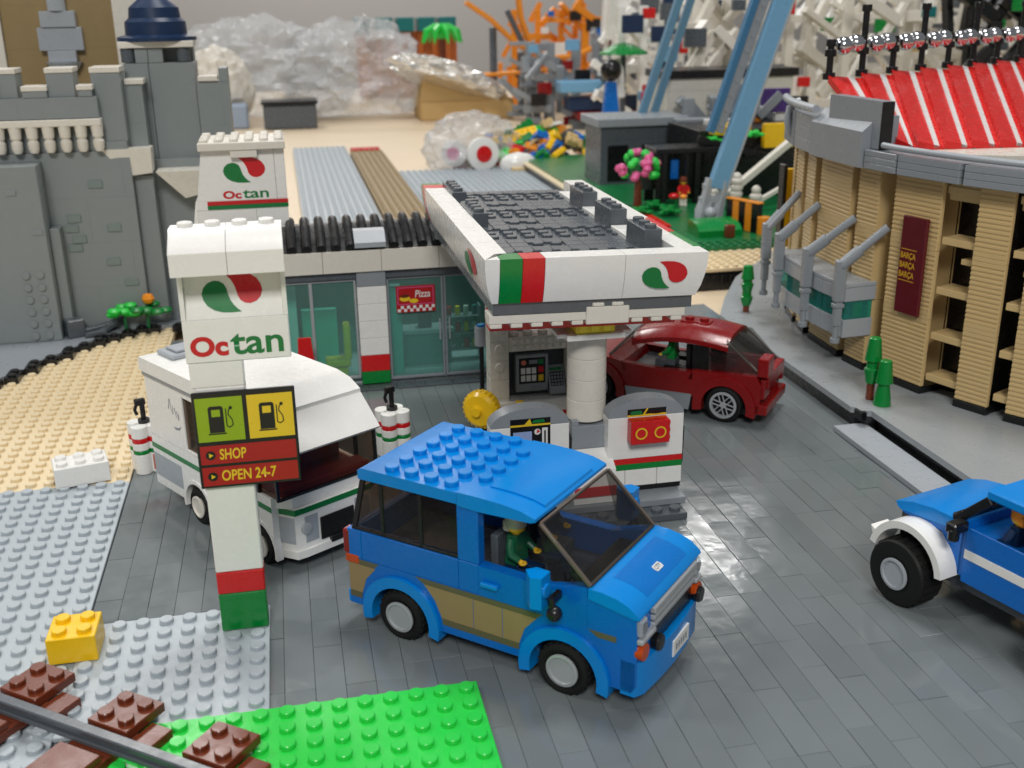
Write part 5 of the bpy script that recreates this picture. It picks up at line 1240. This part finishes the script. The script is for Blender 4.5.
def film_nodes(m):
    N = m.node_tree.nodes; L = m.node_tree.links; b = N['Principled BSDF']; b.inputs['Base Color'].default_value = (.74, .76, .78, 1); b.inputs['Roughness'].default_value = .1
    tc = N.new('ShaderNodeTexCoord'); vz = N.new('ShaderNodeTexVoronoi'); vz.inputs['Scale'].default_value = .11; nz = N.new('ShaderNodeTexNoise'); nz.inputs['Scale'].default_value = .1; nz.inputs['Detail'].default_value = 3; nz.inputs['Distortion'].default_value = 1.2
    L.new(tc.outputs['Object'], vz.inputs['Vector']); L.new(tc.outputs['Object'], nz.inputs['Vector'])
    ad = N.new('ShaderNodeMath'); ad.operation = 'ADD'; L.new(vz.outputs['Distance'], ad.inputs[0]); L.new(nz.outputs['Fac'], ad.inputs[1])
    bp = N.new('ShaderNodeBump'); bp.inputs['Strength'].default_value = 1.; bp.inputs['Distance'].default_value = 2.; L.new(ad.outputs[0], bp.inputs['Height']); L.new(bp.outputs[0], b.inputs['Normal'])
    tr = N.new('ShaderNodeBsdfTransparent'); ms = N.new('ShaderNodeMixShader'); ms.inputs[0].default_value = .4
    L.new(tr.outputs[0], ms.inputs[1]); L.new(b.outputs[0], ms.inputs[2]); L.new(ms.outputs[0], N['Material Output'].inputs['Surface'])
film_nodes(FILM)
lumps('plastic_bag', 'big crumpled clear plastic bag at the back left of the table', (-16, 238, 8.0), (19, 10, 12.0), FILM, 1, 'bag', .34)
lumps('plastic_bag', 'second clear plastic bag heaped over the brown box', (9, 232, 7.5), (14, 9, 11.5), FILM, 3, 'bag', .4)
t = thing('packed_box', 'brown cardboard box wrapped in shiny film on the table', 'box', (36, 224, -1)); mb = M(); mb.box(23, 46, 218, 232, -1, 3.6, 0, .3); mb.add([(23, 218, 3.62), (46, 218, 3.62), (46, 232, 3.62), (23, 232, 3.62), (24, 220, 9), (40, 221, 5.4), (40, 230, 5.4), (24, 230, 9)], [(3, 2, 1, 0), (4, 5, 6, 7), (0, 1, 5, 4), (1, 2, 6, 5), (2, 3, 7, 6), (3, 0, 4, 7)]); wb(mb, 'carton', CARD, t)
FOIL = mat('shiny wrapping film', (236, 234, 230), .2, metal=.7, bump=.9)
o = lumps('wrapping', None, (0, 0, 0), (9.5, 5, 2.4), FOIL, 5, None, .35, 4, None, 1.5); o.parent = t; o.matrix_parent_inverse = Matrix.Translation(t.location).inverted(); o.location = (30, 219.5, 8.6); o.rotation_euler = (R(-20), R(18), 0); o.scale = (1.25, 1, 1.3)
lumps('white_bundle', 'white cloth bundle inside the plastic bag behind the castle', (-24, 226, 7), (7, 6, 9), CREAM, 6, 'bundle', .2, 4)
t = thing('storage_tub', 'dark storage tub under the plastic bag', 'tub', (-8, 214, -1)); wb(M().box(-14, -2, 210, 218, -1, 4.5, 0, .4), 'tub', DBG, t); wb(M().box(-14.4, -1.6, 209.6, 218.4, 4.52, 5.3, 0, .3), 'tub_lid', BLACK, t)
tag(M().box(-30, -17.5, 214, 220, -1, 4.5, 0, .4).build('blue_grey_box', mat('blue grey box', (150, 164, 184), .4)), 'pale blue grey box at the foot of the plastic bag', 'box')
# heap of loose bricks
rng = random.Random(11)
heapc = [('red', RED), ('yellow', YELLOW), ('green', GREEN), ('blue', DKBLUE), ('white', WHITE), ('dark grey', DBG), ('tan', TAN), ('lime green', LIME), ('orange', ORANGE), ('dark red', DRED)]
mats_ = {}
for k in range(120):
    nm, m_ = heapc[rng.randrange(len(heapc))]
    nx, ny, h = rng.choice([(2, 2, 1.2), (4, 2, 1.2), (3, 2, 1.2), (4, 1, 1.2), (2, 1, .4), (4, 2, .4)])
    a = rng.uniform(0, 6.28); rr = rng.random()**.5
    x = 32.5+rr*14*math.cos(a); y = 135+rr*7*math.sin(a); z = max(.1, 6.0*(1-rr**2)*rng.uniform(.4, 1.0))
    key = (nm, nx, ny, h)
    if key not in mats_:
        mb = M().box(-nx/2, nx/2, -ny/2, ny/2, 0, h, 0, .05).studs(-nx/2+.5, nx, -ny/2+.5, ny, h, 8); o = mb.build('loose_brick', m_); mats_[key] = o
    else: o = mats_[key].copy(); COL.objects.link(o)
    o.location = (x, y, z); o.rotation_euler = (rng.uniform(-.7, .7), rng.uniform(-.7, .7), rng.uniform(0, 6.28))
    tag(o, 'loose %s brick in the mixed heap behind the canopy' % nm, 'brick', 'loose %s bricks in the heap' % nm)
def bigwheel(x, y, z, r, label, rz):
    t = thing('brick_roller', label, 'wheel', (x, y, z), rz); M().lathe((0, 0, 0), [(r*.7, -.6), (r, -.4), (r, .4), (r*.7, .6)], 'y', 24).build('tyre', WHITE, t); M().lathe((0, -.62, 0), [(r*.5, .1), (r*.5, -.12), (r*.15, -.2)], 'y', 18).build('hub', PINK if r < 2.4 else RED, t)
bigwheel(21.8, 128.2, 2.6, 2.7, 'white toy wheel with a red hub at the front of the brick heap', .2)
bigwheel(17.6, 131.5, 2.4, 2.2, 'smaller white toy wheel with a pink hub left of the red hubbed one', -.5)
lumps('white_dome', 'white rounded shell piece in front of the brick heap', (27.5, 127.2, .8), (3.0, 1.6, 1.9), WHITE, 8, 'shell', .05, 3)
lumps('brick_bag', 'clear bag of mixed bricks at the left of the heap', (21, 134, 2.8), (7, 5, 5), FILM, 9, 'bag', .25, 4)
tag(M().box(26, 50, 124.5, 126, -.9, .5, 0, .05).build('tan_edge', TAN), 'tan edging in front of the loose brick heap', 'edging')
t = thing('grey_machine', 'dark grey stacked machine piece right of the brick heap', 'machine', (44, 126, 0)); mb = M(); mb.box(42.5, 46, 124.6, 127, 0, 5.5); mb.cyl((44, 125.6, 5.5), 1.1, 2); mb.cyl((43.2, 124.4, 1), .8, 3); wb(mb, 'machine', DBG, t)

# buildings and rides far back
def tower_model(name, label, x0, x1, y, z1, m, wins, wm, cat='model building', roof=None, th=8):
    t = thing(name, label, cat, ((x0+x1)/2, y, -1)); wb(M().brickwall(x0, x1, y, y+th, -1, z1, 'x', 1.8, 5), 'wall', m, t)
    for a, b, c, d in wins: wb(M().box(x0+a, x0+b, y-.12, y+.3, c, d, 0, .04), 'window', wm, t)
    if roof: wb(M().box(x0-.6, x1+.6, y-.6, y+th+.6, z1+.02, z1+1.2, 0, .1), 'roof', roof, t)
    return t
t = thing('pier_house', 'orange brown pier house with teal roof tiles behind the bags', 'model building', (30, 290, -1)); mb = M(); mb.box(14, 44, 292, 300, -1, 18)
for k in range(7): mb.cyl((16+k*4.2, 291, -1), 1.1, 19, 'z', 12)
wb(mb, 'wall', mat('orange brown plastic', (176, 96, 44), .3), t)
for k in range(5): wb(M().box(13+k*6.3, 18+k*6.3, 287, 296, 18.02, 22, 0, .2), 'roof', TEAL, t)
t = thing('palm_tree', 'toy palm tree with bright green fronds behind the box', 'palm', (30, 222, -1)); t.location = (33.4, 250, 1.5); mb = M(); mb.lathe((0, 0, 0), [(1.1, 0), (.9, 8), (.8, 16)], 'z', 12); mb.build('trunk', BROWN, t); mb = M()
for k in range(9):
    a = 2*math.pi*k/9; mb.tube([(0, 0, 16), (2.2*math.cos(a), 2.2*math.sin(a), 18.6), (4.2*math.cos(a), 4.2*math.sin(a), 17.4), (5.4*math.cos(a), 5.4*math.sin(a), 14.4)], [.5, .9, .9, .2], 7)
mb.ball((0, 0, 17), 2.2, 2.2, 1.8, 10); mb.build('fronds', LIME, t)
t = thing('orange_coaster', 'orange toy roller coaster track on thin posts behind the box', 'roller coaster', (58, 226, -1)); mb = M()
for dy in (-1, 1):
    mb.tube([(36, 226+dy, 26), (42, 226+dy, 22), (48, 226+dy, 16.5), (55, 227+dy, 12.5), (64, 228+dy, 12.8), (72, 228+dy, 16), (80, 228+dy, 19)], .55, 8)
    mb.tube([(50, 232+dy, 30), (51, 232+dy, 22), (54, 232+dy, 14), (57, 231+dy, 9)], .6, 8)
    mb.tube([(40, 228+dy, 8.8), (50, 228+dy, 9.2), (60, 228+dy, 10)], .5, 8)
wb(mb, 'track', ORANGE, t); mb = M()
for x, z in ((43, 20), (50, 14), (60, 12), (74, 15)): mb.cyl((x, 228, -1), .9, z+1)
mb.beam((47, 230, 24), (57, 230, 4), 1.2, 1.2); wb(mb, 'post', DBG, t)
def clutter(name, label, cat, x0, x1, y0, y1, z0, z1, n, m, seed, size=(3, 9), parts=None):
    rg = random.Random(seed); t = thing(name, label, cat, ((x0+x1)/2, (y0+y1)/2, -1)); mb = M()
    for k in range(n):
        p = Vector((rg.uniform(x0, x1), rg.uniform(y0, y1), rg.uniform(z0, z1))); L_ = rg.uniform(*size); a = rg.choice([0, 0, 90, 90, 45, -45, 60, -30]); 
        d = Vector((math.cos(R(a)), rg.uniform(-.3, .3), math.sin(R(a)))).normalized()*L_/2
        mb.beam(tuple(p-d), tuple(p+d), rg.uniform(.8, 2.0), rg.uniform(.8, 1.8), 0, .06)
    for q in range(4):
        x = x0+(x1-x0)*(q+.5)/4; mb.box(x-.7, x+.7, (y0+y1)/2-.7, (y0+y1)/2+.7, -1, z1, 0, .06)
    wb(mb, 'frame', m, t)
    for nm, mt, k in parts or []:
        for _ in range(k):
            p = (rg.uniform(x0, x1), rg.uniform(y0-1, y0+1), rg.uniform(z0, z1)); s_ = rg.uniform(.8, 2.0); wb(M().box(p[0]-s_, p[0]+s_, p[1]-.5, p[1]+.5, p[2]-s_*.8, p[2]+s_*.8, 0, .08), nm, mt, t)
    return t
clutter('white_ride', 'white lattice fairground ride behind the green umbrella', 'fairground ride', 60, 84, 176, 196, 6, 30, 60, WHITE, 21, (4, 12), [('cabin', NAVY, 4), ('red_panel', RED, 4), ('grey_panel', DBG, 4)])
clutter('white_ride', 'tall white and beige ride between the blue beams', 'fairground ride', 54, 76, 118, 134, 6, 27, 52, CREAM, 22, (4, 11), [('cabin', RED, 4), ('teal_panel', TEAL, 3), ('grey_panel', DBG, 5)])
clutter('white_ride', 'white and teal ride behind the stadium roof', 'fairground ride', 76, 120, 112, 132, 4, 28, 85, CREAM, 23, (4, 12), [('teal_panel', TEAL, 8), ('grey_panel', DBG, 6), ('red_panel', RED, 3), ('yellow_panel', YELLOW, 3), ('green_panel', GREEN, 3)])
clutter('black_ride', 'dark lattice ride at the upper right behind the stadium', 'fairground ride', 84, 118, 92, 104, 10, 26, 26, BLACK, 24, (5, 12), [('lamp_panel', YELLOW, 2), ('blue_panel', AZURE, 4), ('green_panel', GREEN, 3)])
clutter('white_ride', 'white ride frame with dark cabins between the orange track and the umbrella', 'fairground ride', 52, 70, 150, 166, 4, 25, 46, WHITE, 31, (3, 9), [('cabin', NAVY, 5), ('red_panel', RED, 5), ('grey_panel', DBG, 6), ('blue_panel', AZURE, 3)])
clutter('grey_ride', 'grey and blue ride frame behind the orange track', 'fairground ride', 44, 66, 196, 214, 0, 17, 40, MBG, 32, (3, 9), [('blue_panel', AZURE, 5), ('red_panel', DRED, 4), ('dark_panel', BLACK, 5)])
clutter('white_ride', 'wide white ride with teal and green panels above the stadium floodlights', 'fairground ride', 84, 150, 134, 160, 6, 30, 90, WHITE, 33, (4, 13), [('teal_panel', TEAL, 9), ('green_panel', GREEN, 5), ('grey_panel', DBG, 8), ('tan_panel', TAN, 6)])
clutter('coaster_frame', 'orange and white ride frame behind the brown box', 'fairground ride', 50, 76, 240, 262, 2, 24, 40, ORANGE, 41, (4, 11), [('white_panel', WHITE, 8), ('dark_panel', BLACK, 6), ('blue_panel', DKBLUE, 4)])
clutter('beam_stack', 'stack of grey beams and dark panels behind the pink blossom tree', 'beam stack', 44, 60, 92, 106, 1.6, 13, 34, MBG, 34, (3, 8), [('dark_panel', BLACK, 6), ('purple_panel', mat('purple panel', (70, 40, 120), .3), 2), ('yellow_panel', ORANGE, 3), ('white_panel', WHITE, 4)])
tower_model('hall_model', 'beige model hall with dark openings behind the park', 46, 66, 108, 15, CREAM, [(1, 4, 2, 9), (6, 9, 2, 9), (12, 15, 3, 13), (16, 19, 1, 8)], DBG, roof=BLACK)
tower_model('shop_model', 'dark model shop behind the pink blossom tree', 33, 45, 98, 9.5, DBG, [(1, 4, 2, 7), (6, 10, 2, 7)], BLACK, roof=MBG)
t = thing('umbrella', 'green toy umbrella on a dark post far behind the canopy', 'umbrella', (53, 152, -1)); mb = M(); mb.lathe((53, 152, 16.6), [(4.6, 0), (4.4, .4), (2.2, 1.6), (.3, 2.1)], 'z', 16); wb(mb, 'canopy', GREEN, t); wb(M().cyl((53, 152, -1), .5, 18), 'pole', DBG, t)
t = thing('toy_figure', 'toy figure with black hair on a post behind the caption area of the park', 'toy figure', (49.5, 148, 0)); t['label'] = 'toy figure with round black hair and a blue top under the green umbrella'; mb = M(); mb.box(48.2, 50.8, 147.5, 149, 0, 6); mb.add([(48, 147.4, 6), (51, 147.4, 6), (51, 149, 6), (48, 149, 6), (48.6, 147.6, 12), (50.4, 147.6, 12), (50.4, 149, 12), (48.6, 149, 12)], [(3, 2, 1, 0), (4, 5, 6, 7), (0, 1, 5, 4), (1, 2, 6, 5), (2, 3, 7, 6), (3, 0, 4, 7)]); wb(mb, 'body', DKBLUE, t); wb(M().ball((49.5, 148.2, 14.0), 2.0, 2.0, 2.0), 'head', BLACK, t)
t = thing('ride_train', 'blue white and red coaster train behind the orange track', 'coaster train', (66, 190, -1)); mb = M(); mb.box(52, 80, 188, 193, 3, 6, 0, .3); mb.box(54, 78, 187.5, 193, 1, 2.9, 1, .3); mb.box(50, 62, 187, 192, 7, 9.5, 2, .3); mb.box(53, 79, 188.5, 192, -1, 1, 3); wb(mb, 'carriage', [NAVY, DRED, AZURE, DBG], t); mb = M(); mb.beam((60, 187, 9), (66, 187, 24), 2, 2); mb.box(63, 67, 187, 190, 9.6, 15); wb(mb, 'cabin', DBG, t)

# ================================================================== CAMERA AND LIGHT
pitch, roll, yaw, F = .3402, -.0137, .202, 1081.2
cpi, spi = math.cos(pitch), math.sin(pitch)
r_ = Vector((1, 0, 0)); u_ = Vector((0, spi, cpi)); f_ = Vector((0, cpi, -spi))
c_, s_ = math.cos(roll), math.sin(roll)
rr, uu = c_*r_+s_*u_, -s_*r_+c_*u_
RZ = Matrix.Rotation(-yaw, 3, 'Z'); rr, uu, ff = RZ @ rr, RZ @ uu, RZ @ f_
cam = bpy.data.cameras.new('camera'); co = bpy.data.objects.new('camera', cam); COL.objects.link(co)
mw = Matrix((rr, uu, -ff)).transposed().to_4x4(); mw.translation = Vector((-10.08397, -48.7878, 26.1)); co.matrix_world = mw
cam.sensor_width = 36; cam.lens = 36*F/1024; cam.clip_start = .5; cam.clip_end = 4000
cam.dof.use_dof = True; cam.dof.focus_distance = 54; cam.dof.aperture_fstop = .17
SC.camera = co
w = bpy.data.worlds.new('World'); SC.world = w; w.use_nodes = True
w.node_tree.nodes['Background'].inputs[0].default_value = (.92, .97, 1.0, 1); w.node_tree.nodes['Background'].inputs[1].default_value = .34
def area(name, loc, tgt, sx, sy, power, col=(1, .98, .95)):
    l = bpy.data.lights.new(name, 'AREA'); l.shape = 'RECTANGLE'; l.size = sx; l.size_y = sy; l.energy = power; l.color = col
    o = bpy.data.objects.new(name, l); COL.objects.link(o); o.location = loc; o.rotation_euler = (Vector(tgt)-Vector(loc)).to_track_quat('-Z', 'Y').to_euler(); return o
area('hall_lamp_key', (45, 55, 280), (5, 0, 0), 64, 64, 640000)
area('hall_lamp_front', (-50, -250, 220), (0, 20, 5), 90, 60, 950000)
area('hall_lamp_far', (200, 450, 262), (20, 60, 0), 40, 14, 60000)
area('hall_lamp_back', (-80, 330, 300), (0, 150, 0), 90, 60, 650000)
area('hall_lamp_side', (-220, 60, 270), (0, 30, 0), 60, 60, 380000)
area('wall_fill', (0, 640, 330), (60, 760, 60), 300, 40, 3400000)  # added fill light out of view, only to brighten the far wall
SC.view_settings.view_transform = 'Standard'; SC.view_settings.look = 'None'; SC.view_settings.exposure = -.8

def split_part(o):
    me = o.data; n = len(me.vertices); par = list(range(n))
    def find(a):
        while par[a] != a: par[a] = par[par[a]]; a = par[a]
        return a
    for e in me.edges:
        a, b = find(e.vertices[0]), find(e.vertices[1])
        if a != b: par[a] = b
    isl = {}
    for v in range(n): isl.setdefault(find(v), []).append(v)
    bb = []
    for ids in isl.values():
        cs_ = [me.vertices[i].co for i in ids]
        bb.append([set(ids), [min(c[k] for c in cs_)-.06 for k in range(3)], [max(c[k] for c in cs_)+.06 for k in range(3)]])
    ch = True
    while ch:                                            # join islands that touch
        ch = False
        for i in range(len(bb)):
            for j in range(len(bb)-1, i, -1):
                if all(bb[i][1][k] <= bb[j][2][k] and bb[j][1][k] <= bb[i][2][k] for k in range(3)):
                    bb[i][0] |= bb[j][0]; bb[i][1] = [min(p, q) for p, q in zip(bb[i][1], bb[j][1])]; bb[i][2] = [max(p, q) for p, q in zip(bb[i][2], bb[j][2])]; del bb[j]; ch = True
    if len(bb) < 2: return
    base = o.name.split('.')[0]
    for ids, _, _ in bb[1:]:
        c = o.copy(); c.data = me.copy(); COL.objects.link(c); c.name = base
        bm = bmesh.new(); bm.from_mesh(c.data); bm.verts.ensure_lookup_table()
        bmesh.ops.delete(bm, geom=[bm.verts[i] for i in range(n) if i not in ids], context='VERTS'); bm.to_mesh(c.data); bm.free()
    ids = bb[0][0]; bm = bmesh.new(); bm.from_mesh(me); bm.verts.ensure_lookup_table()
    bmesh.ops.delete(bm, geom=[bm.verts[i] for i in range(n) if i not in ids], context='VERTS'); bm.to_mesh(me); bm.free()
SPLIT = 'side_stripe wheel_arch merlon_cap floor_slab window_bar rear_window mosaic_tile pilaster roof_trim pillar tower_window front_seat seat railing lintel roof_gutter side_panel windscreen_frame balcony_seat handrail ledge back_wall tail_lamp stripe windscreen frame black_edge post window_frame'.split()
for o in list(bpy.data.objects):
    if o.type == 'MESH' and o.parent and o.name.split('.')[0] in SPLIT and not (o.parent.name.startswith('blue_van') and o.name.startswith('stripe')) and (o.name.split('.')[0] != 'frame' or 'kiosk' in o.parent.name): split_part(o)
